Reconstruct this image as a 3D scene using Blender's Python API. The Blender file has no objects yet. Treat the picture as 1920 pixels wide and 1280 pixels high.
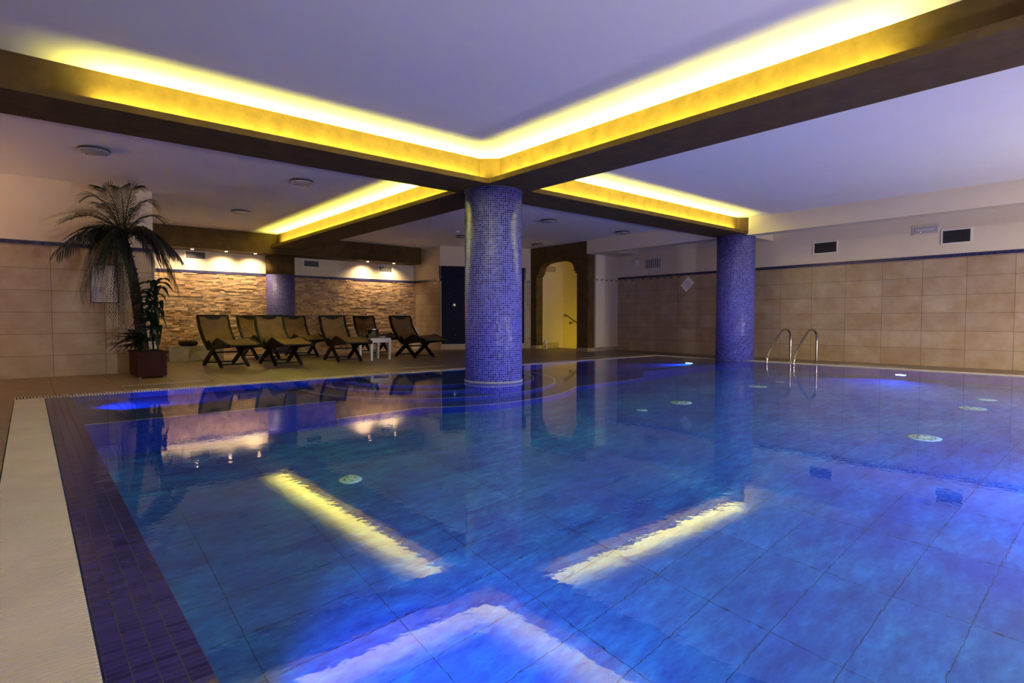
import bpy, bmesh, math, random
from mathutils import Vector, Matrix

# ------------------------------------------------------------------ camera, world, exposure
SC = bpy.context.scene
COL = SC.collection
CAM_H = 0.796
cam_d = bpy.data.cameras.new('camera'); cam = bpy.data.objects.new('camera', cam_d); COL.objects.link(cam)
F_PX, PITCH, ROLL, YAW = 1065.737, math.radians(2.21548), math.radians(-0.0352), math.radians(40.3785)
cam_d.sensor_fit = 'HORIZONTAL'; cam_d.sensor_width = 36.0; cam_d.lens = F_PX / 1920 * 36.0
cam_d.clip_start = 0.02; cam_d.clip_end = 100
_f = Vector((math.sin(YAW), math.cos(YAW), 0)); _r = Vector((math.cos(YAW), -math.sin(YAW), 0)); _u = Vector((0, 0, 1))
_f2 = _f * math.cos(PITCH) - _u * math.sin(PITCH); _u2 = _f * math.sin(PITCH) + _u * math.cos(PITCH)
_r3 = _r * math.cos(ROLL) + _u2 * math.sin(ROLL); _u3 = -_r * math.sin(ROLL) + _u2 * math.cos(ROLL)
cam.matrix_world = Matrix(((_r3.x, _u3.x, -_f2.x, 0), (_r3.y, _u3.y, -_f2.y, 0), (_r3.z, _u3.z, -_f2.z, CAM_H), (0, 0, 0, 1)))
SC.camera = cam
world = bpy.data.worlds.new('world'); SC.world = world; world.use_nodes = True
world.node_tree.nodes['Background'].inputs[0].default_value = (0, 0, 0, 1)
world.node_tree.nodes['Background'].inputs[1].default_value = 0.0
SC.view_settings.view_transform = 'Standard'; SC.view_settings.look = 'None'
SC.view_settings.exposure = 0.0; SC.view_settings.gamma = 1.0; SC.view_settings.use_curve_mapping = False
cy = SC.cycles
cy.use_denoising = True
cy.max_bounces = 10; cy.diffuse_bounces = 5; cy.glossy_bounces = 5; cy.transmission_bounces = 8
cy.caustics_reflective = False; cy.caustics_refractive = True; cy.blur_glossy = 0.5
cy.sample_clamp_indirect = 30.0

# light levels
L_COVE = 55.0; P_COVE = 16.0; C_COVE = (1.0, 0.92, 0.125)
L_SPOT = 66.0
L_POOL = 135.0; C_POOL = (0.010, 0.135, 1.0)
L_UP = 125.0; L_ROOM = 370.0; C_ROOM = (1.0, 0.87, 0.70)


def area_light(name, loc, target, sx, sy, power, color, spread=math.pi):
    l = bpy.data.lights.new(name, 'AREA'); l.shape = 'RECTANGLE'; l.size = sx; l.size_y = sy; l.energy = power; l.color = color; l.spread = spread
    o = bpy.data.objects.new(name, l); COL.objects.link(o); o.location = loc
    o.rotation_euler = (Vector(target) - Vector(loc)).to_track_quat('-Z', 'Y').to_euler()
    return o


# guessed ceiling lamps, added for the unseen end of the room behind the camera
area_light('ceiling_lamp_light', (1.5, -3.0, 2.66), (1.5, -3.0, 0), 0.5, 0.5, L_ROOM * 0.38, C_ROOM)
area_light('ceiling_lamp_light', (8.0, -3.0, 2.66), (8.0, -3.0, 0), 0.5, 0.5, L_ROOM * 1.7, C_ROOM)
area_light('sconce_light', (-2.5, 9.3, 2.03), (-2.3, 9.3, 2.7), 0.2, 0.2, 60, (1.0, 0.6, 0.32))

for _x in (2.3, 8.6):
    area_light('uplighter_light', (_x, -2.2, 0.42), (_x * 0.9 + 0.4, 2.2, 2.73), 0.3, 0.3, L_UP, (1.0, 0.93, 0.84))  # unseen uplights added to brighten the ceiling over the pool

# ------------------------------------------------------------------ dimensions
CZ = 2.73                 # ceiling
XW = 11.64                # right wall
PX0, PXI, PX1 = 0.11, 0.30, 10.48   # pool: grating edge, tile band edge, right edge
PY0, PY1 = -1.2, 7.47
GW = 0.24                 # grating width
YL = 10.154               # left wall
XA = 1.475                # alcove left corner
YB = 13.95                # alcove back wall
XS = 8.30                 # alcove right side wall
OB0, OB1 = (8.30, 12.68), (10.54, 11.60)   # oblique wall
ARX, ARX2 = 10.54, 10.78
FD = -1.31                # pool floor
ZS0, ZS1 = 1.815, 1.872   # mosaic strip

# ------------------------------------------------------------------ materials
MATS = {}


def nodes_of(name):
    m = bpy.data.materials.new(name); m.use_nodes = True
    nt = m.node_tree; b = nt.nodes['Principled BSDF']
    return m, nt, b


def N(nt, typ, **kw):
    n = nt.nodes.new(typ)
    for k, v in kw.items():
        if k in n.inputs: n.inputs[k].default_value = v
        else: setattr(n, k, v)
    return n


def noise_mix(nt, color_in, scale, amount, detail=4, vec=None, dark=(0.5, 0.5, 0.5, 1), light=(1.4, 1.4, 1.4, 1)):
    """multiply a colour by a noise ramp"""
    tc = N(nt, 'ShaderNodeTexCoord')
    no = N(nt, 'ShaderNodeTexNoise', Scale=scale, Detail=detail, Roughness=0.62)
    nt.links.new(vec if vec else tc.outputs['Object'], no.inputs['Vector'])
    rp = N(nt, 'ShaderNodeValToRGB')
    rp.color_ramp.elements[0].position = 0.3; rp.color_ramp.elements[1].position = 0.7
    rp.color_ramp.elements[0].color = dark; rp.color_ramp.elements[1].color = light
    nt.links.new(no.outputs['Fac'], rp.inputs['Fac'])
    mx = N(nt, 'ShaderNodeMix', data_type='RGBA', blend_type='MULTIPLY')
    mx.inputs[0].default_value = amount
    if isinstance(color_in, tuple): mx.inputs[6].default_value = (*color_in, 1)
    else: nt.links.new(color_in, mx.inputs[6])
    nt.links.new(rp.outputs['Color'], mx.inputs[7])
    return mx.outputs[2], no


def plain(name, color, rough=0.5, metal=0.0, noise=0.15, nscale=12.0, bump=0.0, bscale=60.0, spec=0.5, coat=0.0):
    if name in MATS: return MATS[name]
    m, nt, b = nodes_of(name)
    c, no = noise_mix(nt, tuple(color), nscale, noise, dark=(0.55, 0.55, 0.55, 1), light=(1.25, 1.25, 1.25, 1))
    nt.links.new(c, b.inputs['Base Color'])
    b.inputs['Roughness'].default_value = rough; b.inputs['Metallic'].default_value = metal
    b.inputs['Specular IOR Level'].default_value = spec; b.inputs['Coat Weight'].default_value = coat
    if bump:
        n2 = N(nt, 'ShaderNodeTexNoise', Scale=bscale, Detail=5.0)
        tc = N(nt, 'ShaderNodeTexCoord'); nt.links.new(tc.outputs['Object'], n2.inputs['Vector'])
        bp = N(nt, 'ShaderNodeBump', Strength=bump, Distance=0.01)
        nt.links.new(n2.outputs['Fac'], bp.inputs['Height']); nt.links.new(bp.outputs['Normal'], b.inputs['Normal'])
    MATS[name] = m
    return m


def emit(name, color, strength):
    if name in MATS: return MATS[name]
    m, nt, b = nodes_of(name)
    b.inputs['Base Color'].default_value = (0.8, 0.8, 0.8, 1)
    b.inputs['Emission Color'].default_value = (*color, 1); b.inputs['Emission Strength'].default_value = strength
    MATS[name] = m
    return m


def tiles(name, w, h, mortar, c1, c2, grout, rough=0.4, off=(0, 0), noise=0.35, nscale=5.0, bump=0.3, rough_grout=0.8,
          spec=0.5, dark=(0.6, 0.6, 0.6, 1), light=(1.25, 1.25, 1.25, 1), tilt=0.0, bias=0.0):
    """grid of tiles on the metre UVs of the mesh"""
    if name in MATS: return MATS[name]
    m, nt, b = nodes_of(name)
    uv = N(nt, 'ShaderNodeUVMap')
    mp = N(nt, 'ShaderNodeMapping'); mp.inputs['Location'].default_value = (-off[0] + 60 * w, -off[1] + 60 * h, 0)
    nt.links.new(uv.outputs['UV'], mp.inputs['Vector'])
    br = N(nt, 'ShaderNodeTexBrick', offset=0.0, squash=1.0)
    br.inputs['Scale'].default_value = 1.0; br.inputs['Mortar Size'].default_value = mortar
    br.inputs['Mortar Smooth'].default_value = 0.15; br.inputs['Bias'].default_value = bias
    br.inputs['Brick Width'].default_value = w; br.inputs['Row Height'].default_value = h
    br.inputs['Color1'].default_value = (*c1, 1); br.inputs['Color2'].default_value = (*c2, 1); br.inputs['Mortar'].default_value = (*grout, 1)
    nt.links.new(mp.outputs['Vector'], br.inputs['Vector'])
    c, no = noise_mix(nt, br.outputs['Color'], nscale, noise, vec=uv.outputs['UV'], detail=6, dark=dark, light=light)
    nt.links.new(c, b.inputs['Base Color'])
    rm = N(nt, 'ShaderNodeMapRange'); rm.inputs['To Min'].default_value = rough; rm.inputs['To Max'].default_value = rough_grout
    nt.links.new(br.outputs['Fac'], rm.inputs['Value']); nt.links.new(rm.outputs['Result'], b.inputs['Roughness'])
    b.inputs['Specular IOR Level'].default_value = spec
    inv = N(nt, 'ShaderNodeMath', operation='SUBTRACT'); inv.inputs[0].default_value = 1.0
    nt.links.new(br.outputs['Fac'], inv.inputs[1])
    bp = N(nt, 'ShaderNodeBump', Strength=bump, Distance=0.002)
    nt.links.new(inv.outputs[0], bp.inputs['Height'])
    last = bp.outputs['Normal']
    if tilt:     # each little tile sits at its own slight angle
        sn = N(nt, 'ShaderNodeVectorMath', operation='SNAP'); sn.inputs[1].default_value = (w, h, 1)
        nt.links.new(mp.outputs['Vector'], sn.inputs[0])
        wn = N(nt, 'ShaderNodeTexWhiteNoise', noise_dimensions='2D'); nt.links.new(sn.outputs['Vector'], wn.inputs['Vector'])
        sb = N(nt, 'ShaderNodeVectorMath', operation='SUBTRACT'); sb.inputs[1].default_value = (0.5, 0.5, 0.5)
        nt.links.new(wn.outputs['Color'], sb.inputs[0])
        sc = N(nt, 'ShaderNodeVectorMath', operation='SCALE'); sc.inputs['Scale'].default_value = tilt
        nt.links.new(sb.outputs['Vector'], sc.inputs[0])
        ad = N(nt, 'ShaderNodeVectorMath', operation='ADD'); nt.links.new(last, ad.inputs[0]); nt.links.new(sc.outputs['Vector'], ad.inputs[1])
        nm = N(nt, 'ShaderNodeVectorMath', operation='NORMALIZE'); nt.links.new(ad.outputs['Vector'], nm.inputs[0])
        last = nm.outputs['Vector']
    nt.links.new(last, b.inputs['Normal'])
    MATS[name] = m
    return m


def M_wall(off): return tiles('wall_tile_%d' % int(off * 1000), 0.6, 0.3, 0.0028, (0.37, 0.285, 0.195), (0.43, 0.34, 0.24), (0.10, 0.07, 0.05),
                              rough=0.45, off=(off, 0), noise=0.9, nscale=3.2, dark=(0.80, 0.66, 0.48, 1), light=(1.08, 1.10, 1.12, 1))


M_paint = plain('cream_paint', (0.70, 0.61, 0.47), 0.85, noise=0.08, nscale=3, bump=0.05, bscale=120)
M_ceil = plain('ceiling_paint', (0.78, 0.76, 0.75), 0.9, noise=0.05, nscale=2)
M_brown = plain('brown_stucco', (0.105, 0.066, 0.026), 0.75, noise=0.6, nscale=5, bump=0.12, bscale=14, spec=0.12)
M_mosaic = tiles('blue_mosaic', 0.0265, 0.0265, 0.0016, (0.014, 0.018, 0.25), (0.085, 0.10, 0.64), (0.34, 0.33, 0.50), rough=0.26, noise=0.3, nscale=9,
                 bump=0.5, tilt=0.18, spec=0.25)
M_strip = tiles('strip_mosaic', 0.0265, 0.0265, 0.0016, (0.008, 0.009, 0.065), (0.035, 0.035, 0.15), (0.06, 0.06, 0.10), rough=0.2, noise=0.3, nscale=9, bump=0.5, tilt=0.06)
M_pillar = tiles('pillar_mosaic', 0.0265, 0.0265, 0.0018, (0.02, 0.018, 0.14), (0.10, 0.09, 0.36), (0.16, 0.14, 0.22), rough=0.5, noise=0.3, nscale=9, bump=0.5, tilt=0.08)
M_band = tiles('edge_mosaic', 0.0475, 0.022, 0.0013, (0.017, 0.013, 0.115), (0.038, 0.030, 0.21), (0.035, 0.032, 0.04), rough=0.10, off=(0.11, 0), noise=0.6, nscale=14,
               bump=0.4, tilt=0.02)
M_deck = tiles('deck_tile', 0.6, 0.6, 0.0025, (0.20, 0.15, 0.100), (0.23, 0.172, 0.115), (0.10, 0.072, 0.05), rough=0.42, off=(0.2, 0.1), noise=0.6, nscale=6,
               dark=(0.75, 0.72, 0.68, 1), light=(1.1, 1.1, 1.1, 1))
M_baset = tiles('base_tile', 0.3, 0.4, 0.0025, (0.38, 0.30, 0.23), (0.44, 0.35, 0.27), (0.15, 0.11, 0.08), rough=0.45, off=(0.1, -0.1), noise=0.6, nscale=5)
M_white = plain('white_plastic', (0.74, 0.72, 0.68), 0.4, noise=0.06)
M_grate = plain('grating_plastic', (0.58, 0.53, 0.46), 0.45, noise=0.3, nscale=2.5)
M_black = plain('black_void', (0.010, 0.010, 0.012), 0.7, noise=0.0)
M_wood = plain('dark_wood', (0.0055, 0.0035, 0.0025), 0.6, noise=0.4, nscale=30, spec=0.25)
M_canvas = plain('olive_canvas', (0.36, 0.225, 0.10), 0.85, noise=0.25, nscale=14, bump=0.25, bscale=26)
M_steel = plain('steel', (0.42, 0.39, 0.35), 0.2, metal=1.0, noise=0.05)
M_alu = plain('aluminium', (0.55, 0.55, 0.60), 0.4, metal=0.6, noise=0.05)
M_grey = plain('grey_plastic', (0.42, 0.42, 0.46), 0.5, noise=0.05)
M_dgrey = plain('dark_grey', (0.05, 0.05, 0.055), 0.5, noise=0.05)
M_iron = plain('wrought_iron', (0.05, 0.017, 0.012), 0.4, metal=0.3, noise=0.1)
M_pot = plain('red_brown_wood', (0.040, 0.011, 0.009), 0.7, noise=0.5, nscale=9, spec=0.15)
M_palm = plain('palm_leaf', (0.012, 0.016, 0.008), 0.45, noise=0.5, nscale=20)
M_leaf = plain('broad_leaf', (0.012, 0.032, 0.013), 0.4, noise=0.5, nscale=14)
M_bark = plain('palm_bark', (0.022, 0.013, 0.010), 0.9, noise=0.6, nscale=40, bump=0.6, bscale=40)
M_soil = plain('soil', (0.02, 0.013, 0.009), 0.95, noise=0.5, nscale=40)
M_paper = plain('paper', (0.72, 0.70, 0.72), 0.6, noise=0.05)
M_ink = plain('ink', (0.30, 0.29, 0.32), 0.6, noise=0.0)
M_plinth = plain('stone_plinth', (0.36, 0.29, 0.19), 0.6, noise=0.35, nscale=10)
M_bottle = plain('bottle_glass', (0.008, 0.012, 0.008), 0.1, noise=0.0)
M_glassy = plain('pale_glass', (0.5, 0.5, 0.42), 0.1, noise=0.0)

# slate floor of the pool
m, nt, b = nodes_of('pool_floor_tile')
tc = N(nt, 'ShaderNodeTexCoord')
mp = N(nt, 'ShaderNodeMapping'); mp.inputs['Location'].default_value = (-0.095 + 30, -0.25 + 15, 0)
nt.links.new(tc.outputs['Object'], mp.inputs['Vector'])
br = N(nt, 'ShaderNodeTexBrick', offset=0.0, squash=1.0)
for k, v in (('Scale', 1.0), ('Mortar Size', 0.0022), ('Mortar Smooth', 0.2), ('Bias', 0.0), ('Brick Width', 0.6), ('Row Height', 0.3),
             ('Color1', (0.030, 0.118, 0.50, 1)), ('Color2', (0.036, 0.142, 0.56, 1)), ('Mortar', (0.012, 0.03, 0.06, 1))): br.inputs[k].default_value = v
nt.links.new(mp.outputs['Vector'], br.inputs['Vector'])
st = N(nt, 'ShaderNodeMapping'); st.inputs['Scale'].default_value = (1.0, 2.6, 1.0); st.inputs['Rotation'].default_value = (0, 0, 0.9)
nt.links.new(tc.outputs['Object'], st.inputs['Vector'])
c1, n1 = noise_mix(nt, br.outputs['Color'], 3.0, 0.9, detail=8, vec=st.outputs['Vector'], dark=(0.5, 0.40, 0.52, 1), light=(1.1, 1.3, 1.08, 1))
c2, n2 = noise_mix(nt, c1, 1.3, 0.7, detail=3, vec=tc.outputs['Object'], dark=(0.8, 0.6, 0.85, 1), light=(1.0, 2.0, 1.08, 1))
c3, n3 = noise_mix(nt, c2, 11.0, 0.8, detail=10, vec=st.outputs['Vector'], dark=(0.55, 0.5, 0.6, 1), light=(1.2, 1.6, 1.12, 1))
nt.links.new(c3, b.inputs['Base Color']); b.inputs['Roughness'].default_value = 0.6
M_pool = m

# water
m, nt, b = nodes_of('water')
for n_ in list(nt.nodes):
    if n_.type == 'BSDF_PRINCIPLED': nt.nodes.remove(n_)
gl = N(nt, 'ShaderNodeBsdfGlass', IOR=1.333, Roughness=0.0); gl.inputs['Color'].default_value = (1, 1, 1, 1)
tc = N(nt, 'ShaderNodeTexCoord')
w1 = N(nt, 'ShaderNodeTexNoise', Scale=2.2, Detail=2.0, Roughness=0.5)
w2 = N(nt, 'ShaderNodeTexNoise', Scale=24.0, Detail=2.0, Roughness=0.5)
nt.links.new(tc.outputs['Object'], w1.inputs['Vector']); nt.links.new(tc.outputs['Object'], w2.inputs['Vector'])
b1 = N(nt, 'ShaderNodeBump', Strength=1.0, Distance=0.0006); b2 = N(nt, 'ShaderNodeBump', Strength=1.0, Distance=0.00024)
nt.links.new(w1.outputs['Fac'], b1.inputs['Height']); nt.links.new(w2.outputs['Fac'], b2.inputs['Height'])
nt.links.new(b1.outputs['Normal'], b2.inputs['Normal']); nt.links.new(b2.outputs['Normal'], gl.inputs['Normal'])
nt.links.new(gl.outputs['BSDF'], nt.nodes['Material Output'].inputs['Surface'])
M_water = m

# ledger stone: tint per stone from a colour attribute
m, nt, b = nodes_of('ledger_stone')
at = N(nt, 'ShaderNodeVertexColor', layer_name='stone')
c1, n1 = noise_mix(nt, at.outputs['Color'], 22, 0.6, detail=6, dark=(0.72, 0.68, 0.62, 1), light=(1.15, 1.15, 1.15, 1))
nt.links.new(c1, b.inputs['Base Color']); b.inputs['Roughness'].default_value = 0.85
nn = N(nt, 'ShaderNodeTexNoise', Scale=28.0, Detail=6.0); tc = N(nt, 'ShaderNodeTexCoord'); nt.links.new(tc.outputs['Object'], nn.inputs['Vector'])
bp = N(nt, 'ShaderNodeBump', Strength=0.7, Distance=0.008); nt.links.new(nn.outputs['Fac'], bp.inputs['Height']); nt.links.new(bp.outputs['Normal'], b.inputs['Normal'])
M_ledger = m

M_cove = emit('cove_led', C_COVE, L_COVE)
M_bulb = emit('warm_bulb', (1.0, 0.62, 0.33), 25.0)
M_poolbulb = emit('pool_bulb', (0.12, 0.35, 1.0), 30.0)
M_green = emit('green_led', (0.55, 0.8, 0.08), 1.2)
M_guesslamp = emit('room_lamp', C_ROOM, 3.0)  # diffuser of the guessed ceiling lamps behind the camera
M_stairlamp = emit('stair_lamp', (1.0, 0.72, 0.04), 3.0)


# ------------------------------------------------------------------ mesh helpers
def new(): return bmesh.new()


def uv_metres(me):
    uvl = me.uv_layers.new(name='UVMap')
    for p in me.polygons:
        n = p.normal
        if abs(n.z) > 0.75: t = None
        else:
            t = Vector((-n.y, n.x, 0)).normalized()
            if (t.x if abs(t.x) > abs(t.y) else t.y) < 0: t = -t
        for li in p.loop_indices:
            co = me.vertices[me.loops[li].vertex_index].co
            uvl.data[li].uv = (co.x, co.y) if t is None else (co.x * t.x + co.y * t.y, co.z)


def obj(name, bm, mat, parent=None, smooth=False, loc=None, keep_uv=False, angle=None):
    me = bpy.data.meshes.new(name)
    bmesh.ops.recalc_face_normals(bm, faces=bm.faces)
    bm.to_mesh(me); bm.free()
    if smooth:
        for p in me.polygons: p.use_smooth = True
        if angle: me.set_sharp_from_angle(angle=angle)
    if not keep_uv: uv_metres(me)
    me.materials.append(mat)
    o = bpy.data.objects.new(name, me); COL.objects.link(o)
    if parent: o.parent = parent
    if loc: o.location = loc
    return o


def thing(name, label, cat, loc=(0, 0, 0), rotz=0.0, group=None):
    o = bpy.data.objects.new(name, None); COL.objects.link(o)
    o.location = loc; o.rotation_euler = (0, 0, rotz); o.empty_display_size = 0.1
    return tag(o, label, cat, group)


def tag(o, label, cat, group=None, kind=None):
    o['label'] = label; o['category'] = cat
    if group: o['group'] = group
    if kind: o['kind'] = kind
    return o


def struct(o): o['kind'] = 'structure'; return o


def box(bm, x0, x1, y0, y1, z0, z1):
    v = [bm.verts.new((x, y, z)) for z in (z0, z1) for y in (y0, y1) for x in (x0, x1)]
    for f in ((0, 1, 3, 2), (4, 6, 7, 5), (0, 4, 5, 1), (2, 3, 7, 6), (0, 2, 6, 4), (1, 5, 7, 3)): bm.faces.new([v[i] for i in f])
    return v


def bbox(x0, x1, y0, y1, z0, z1, bev=0.0):
    bm = new(); box(bm, x0, x1, y0, y1, z0, z1)
    if bev: bmesh.ops.bevel(bm, geom=bm.edges[:], offset=bev, segments=2, affect='EDGES')
    return bm


def prism(bm, pts, axis, a0, a1):
    """extrude a 2-D outline along an axis: 'x' pts=(y,z), 'y' pts=(x,z), 'z' pts=(x,y)"""
    def P(p, a): return {'x': (a, p[0], p[1]), 'y': (p[0], a, p[1]), 'z': (p[0], p[1], a)}[axis]
    A = [bm.verts.new(P(p, a0)) for p in pts]; B = [bm.verts.new(P(p, a1)) for p in pts]
    bm.faces.new(A); bm.faces.new(B[::-1])
    n = len(pts)
    for i in range(n): bm.faces.new((A[i], A[(i + 1) % n], B[(i + 1) % n], B[i]))


def tube(bm, pts, rad, seg=10, caps=True, up=None):
    pts = [Vector(p) for p in pts]; rings = []
    for i, p in enumerate(pts):
        d = (pts[min(i + 1, len(pts) - 1)] - pts[max(i - 1, 0)]).normalized()
        u = Vector((0, 0, 1)) if abs(d.z) < 0.9 else Vector((1, 0, 0))
        s = d.cross(u).normalized(); t = s.cross(d).normalized()
        r = rad[i] if isinstance(rad, (list, tuple)) else rad
        rings.append([bm.verts.new(p + (s * math.cos(2 * math.pi * k / seg) + t * math.sin(2 * math.pi * k / seg)) * r) for k in range(seg)])
    for a, b_ in zip(rings, rings[1:]):
        for k in range(seg): bm.faces.new((a[k], a[(k + 1) % seg], b_[(k + 1) % seg], b_[k]))
    if caps: bm.faces.new(rings[0]); bm.faces.new(rings[-1][::-1])


def bar(bm, p0, p1, w, h, side=None):
    """rectangular bar from p0 to p1; w along `side`, h across"""
    p0, p1 = Vector(p0), Vector(p1); d = (p1 - p0).normalized()
    s = Vector(side).normalized() if side else d.cross(Vector((0, 0, 1))).normalized()
    t = d.cross(s).normalized()
    A = [bm.verts.new(p + s * a * w / 2 + t * c * h / 2) for p in (p0, p1) for a, c in ((-1, -1), (1, -1), (1, 1), (-1, 1))]
    for f in ((0, 1, 2, 3), (7, 6, 5, 4), (0, 4, 5, 1), (1, 5, 6, 2), (2, 6, 7, 3), (3, 7, 4, 0)): bm.faces.new([A[i] for i in f])


def lathe(bm, prof, seg=32, cx=0, cy=0, caps=True):
    rings = [[bm.verts.new((cx + r * math.cos(2 * math.pi * k / seg), cy + r * math.sin(2 * math.pi * k / seg), z)) for k in range(seg)] for r, z in prof]
    for a, b_ in zip(rings, rings[1:]):
        for k in range(seg): bm.faces.new((a[k], a[(k + 1) % seg], b_[(k + 1) % seg], b_[k]))
    if caps: bm.faces.new(rings[0][::-1]); bm.faces.new(rings[-1])


def mosaic_cylinder(name, R, z0, z1, mat, parent, seg=128):
    me = bpy.data.meshes.new(name); bm = new(); uvl = bm.loops.layers.uv.new('UVMap')
    zs = [z0, z1]
    rings = [[bm.verts.new((R * math.cos(2 * math.pi * k / seg), R * math.sin(2 * math.pi * k / seg), z)) for k in range(seg)] for z in zs]
    for k in range(seg):
        f = bm.faces.new((rings[0][k], rings[0][(k + 1) % seg], rings[1][(k + 1) % seg], rings[1][k])); f.smooth = True
        for l, (a, z) in zip(f.loops, ((k, z0), (k + 1, z0), (k + 1, z1), (k, z1))): l[uvl].uv = (a * 2 * math.pi * R / seg, z)
    bm.faces.new(rings[1]); bm.faces.new(rings[0][::-1])
    bm.to_mesh(me); bm.free(); me.materials.append(mat)
    o = bpy.data.objects.new(name, me); COL.objects.link(o); o.parent = parent
    return o


def spline(pts, n=8):
    """Catmull-Rom through pts"""
    P = [Vector(p) for p in pts]; P = [2 * P[0] - P[1]] + P + [2 * P[-1] - P[-2]]
    out = []
    for i in range(1, len(P) - 2):
        for k in range(n):
            t = k / n
            out.append(0.5 * ((2 * P[i]) + (P[i + 1] - P[i - 1]) * t + (2 * P[i - 1] - 5 * P[i] + 4 * P[i + 1] - P[i + 2]) * t * t + (3 * P[i] - P[i - 1] - 3 * P[i + 1] + P[i + 2]) * t ** 3))
    out.append(P[-2]); return out


def copy_tree(o, parent=None):
    c = o.copy(); COL.objects.link(c); c.parent = parent
    for ch in o.children: copy_tree(ch, c)
    return c


# ------------------------------------------------------------------ SETTING: floor, ceiling, walls
bm = new(); Z0 = -0.3
box(bm, -2.7, PX0 - GW, -6.0, PY1 + GW, Z0, 0)                 # left of the pool
box(bm, -2.7, XW + 0.1, PY1 + GW, 9.45, Z0, 0)                     # behind the pool
box(bm, -2.7, 11.41, 9.45, 11.375, Z0, 0)
box(bm, -2.7, 10.78, 11.375, 14.2, Z0, 0)
box(bm, PX1 + GW, XW + 0.1, -6.0, PY1 + GW, Z0, 0)              # right
box(bm, PX0 - GW, PX1 + GW, -6.0, PY0, Z0, 0)              # front
floor = struct(obj('floor', bm, M_deck))

bm = new(); box(bm, -2.8, 13.7, -6.1, 14.3, CZ, CZ + 0.15); struct(obj('ceiling', bm, M_ceil))


def clad_wall(name, segs, off, paint_only=False, thick=0.12, zb=0.0, zt=CZ):
    """wall of straight pieces; segs = [((x0,y0),(x1,y1),(nx,ny))], n points into the room"""
    bm = new()
    for (a, b_, n) in segs:
        a, b_, n = Vector((*a, 0)), Vector((*b_, 0)), Vector((*n, 0)).normalized()
        q = [a, b_, b_ - n * thick, a - n * thick]; prism(bm, [(p.x, p.y) for p in q], 'z', zb, zt)
    w = struct(obj(name, bm, M_paint))
    if paint_only: return w
    for nm, z0, z1, d, mt in (('tile_cladding', 0, ZS0, 0.010, M_wall(off)), ('mosaic_strip', ZS0, ZS1, 0.014, M_strip)):
        bm = new()
        for (a, b_, n) in segs:
            a, b_, n = Vector((*a, 0)), Vector((*b_, 0)), Vector((*n, 0)).normalized()
            q = [a + n * d, b_ + n * d, b_ - n * 0.002, a - n * 0.002]; prism(bm, [(p.x, p.y) for p in q], 'z', z0, z1)
        obj(nm, bm, mt, w)
    return w


clad_wall('wall_right', [((XW, -6.0), (XW, 9.45), (-1, 0))], 0.472)
clad_wall('wall_left', [((-2.7, YL), (XA, YL), (0, -1))], 0.252, thick=0.25)
clad_wall('wall_alcove_side', [((XS, OB0[1]), (XS, YB), (-1, 0))], 0.15, thick=0.1)
dx, dy = OB1[0] - OB0[0], OB1[1] - OB0[1]
clad_wall('wall_oblique', [(OB0, OB1, (dy, -dx))], 0.1)
clad_wall('wall_far_left', [((-2.7, -6.0), (-2.7, YL), (1, 0))], 0.2)
clad_wall('wall_front', [((-2.7, -6.0), (XW, -6.0), (0, 1))], 0.2)
bm = new()      # cream return wall between the arch and the right wall, and its tiled base
box(bm, ARX2, XW + 0.12, 9.45, 9.57, 0, CZ); w = struct(obj('wall_return', bm, M_paint))
obj('base_tiles', bbox(ARX2, XW, 9.437, 9.45, 0, 0.10), M_baset, w)
# alcove back wall: paint above, ledger stone below, closed on the left
bm = new(); box(bm, XA - 0.1, XS + 0.1, YB, YB + 0.12, 0, CZ); wb = struct(obj('wall_back', bm, M_paint))
bm = new(); box(bm, XA - 0.12, XA, YL + 0.25, YB, 0, CZ); struct(obj('wall_alcove_left', bm, M_paint))
obj('mosaic_strip', bbox(XA, XS, YB - 0.03, YB, ZS0, ZS1), M_strip, wb)
random.seed(11)
me = bpy.data.meshes.new('stone_cladding'); bm = new(); cl = bm.loops.layers.color.new('stone')
z = 0.0
while z < ZS0 - 0.005:
    h = random.choice((0.034, 0.040, 0.046, 0.055, 0.03)); h = min(h, ZS0 - z)
    if ZS0 - z - h < 0.015: h = ZS0 - z
    x = XA - random.random() * 0.2
    while x < XS:
        w_ = random.uniform(0.06, 0.22); x0, x1 = max(x, XA), min(x + w_, XS)
        if x1 - x0 > 0.004:
            d = random.uniform(0.012, 0.024) + (0.008 if random.random() < 0.12 else 0)
            vs = box(bm, x0 + 0.001, x1 - 0.001, YB - d, YB, z + 0.0008, z + h - 0.0008)
            for v in vs:
                if v.co.y < YB - 0.003: v.co.y += random.uniform(-0.005, 0.005); v.co.z += random.uniform(-0.002, 0.002)
            t = random.random(); g = random.uniform(0.85, 1.12)
            c = (0.74 * g, (0.60 + 0.03 * t) * g, (0.44 + 0.06 * t) * g, 1) if t < 0.8 else (0.62 * g, 0.52 * g, 0.44 * g, 1)
            for f in {f for v in vs for f in v.link_faces}:
                for l in f.loops: l[cl] = c
        x += w_
    z += h
bmesh.ops.recalc_face_normals(bm, faces=bm.faces)
bm.to_mesh(me); bm.free(); me.materials.append(M_ledger); o = bpy.data.objects.new('stone_cladding', me); COL.objects.link(o); o.parent = wb
struct(obj('trim_1', bbox(XA - 0.006, XA + 0.012, YL - 0.004, YL + 0.02, 0, ZS0), M_white))          # corner profile of the left wall
struct(obj('baseboard_back', bbox(XA, XS, YB - 0.05, YB - 0.036, 0, 0.03), M_baset))

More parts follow.
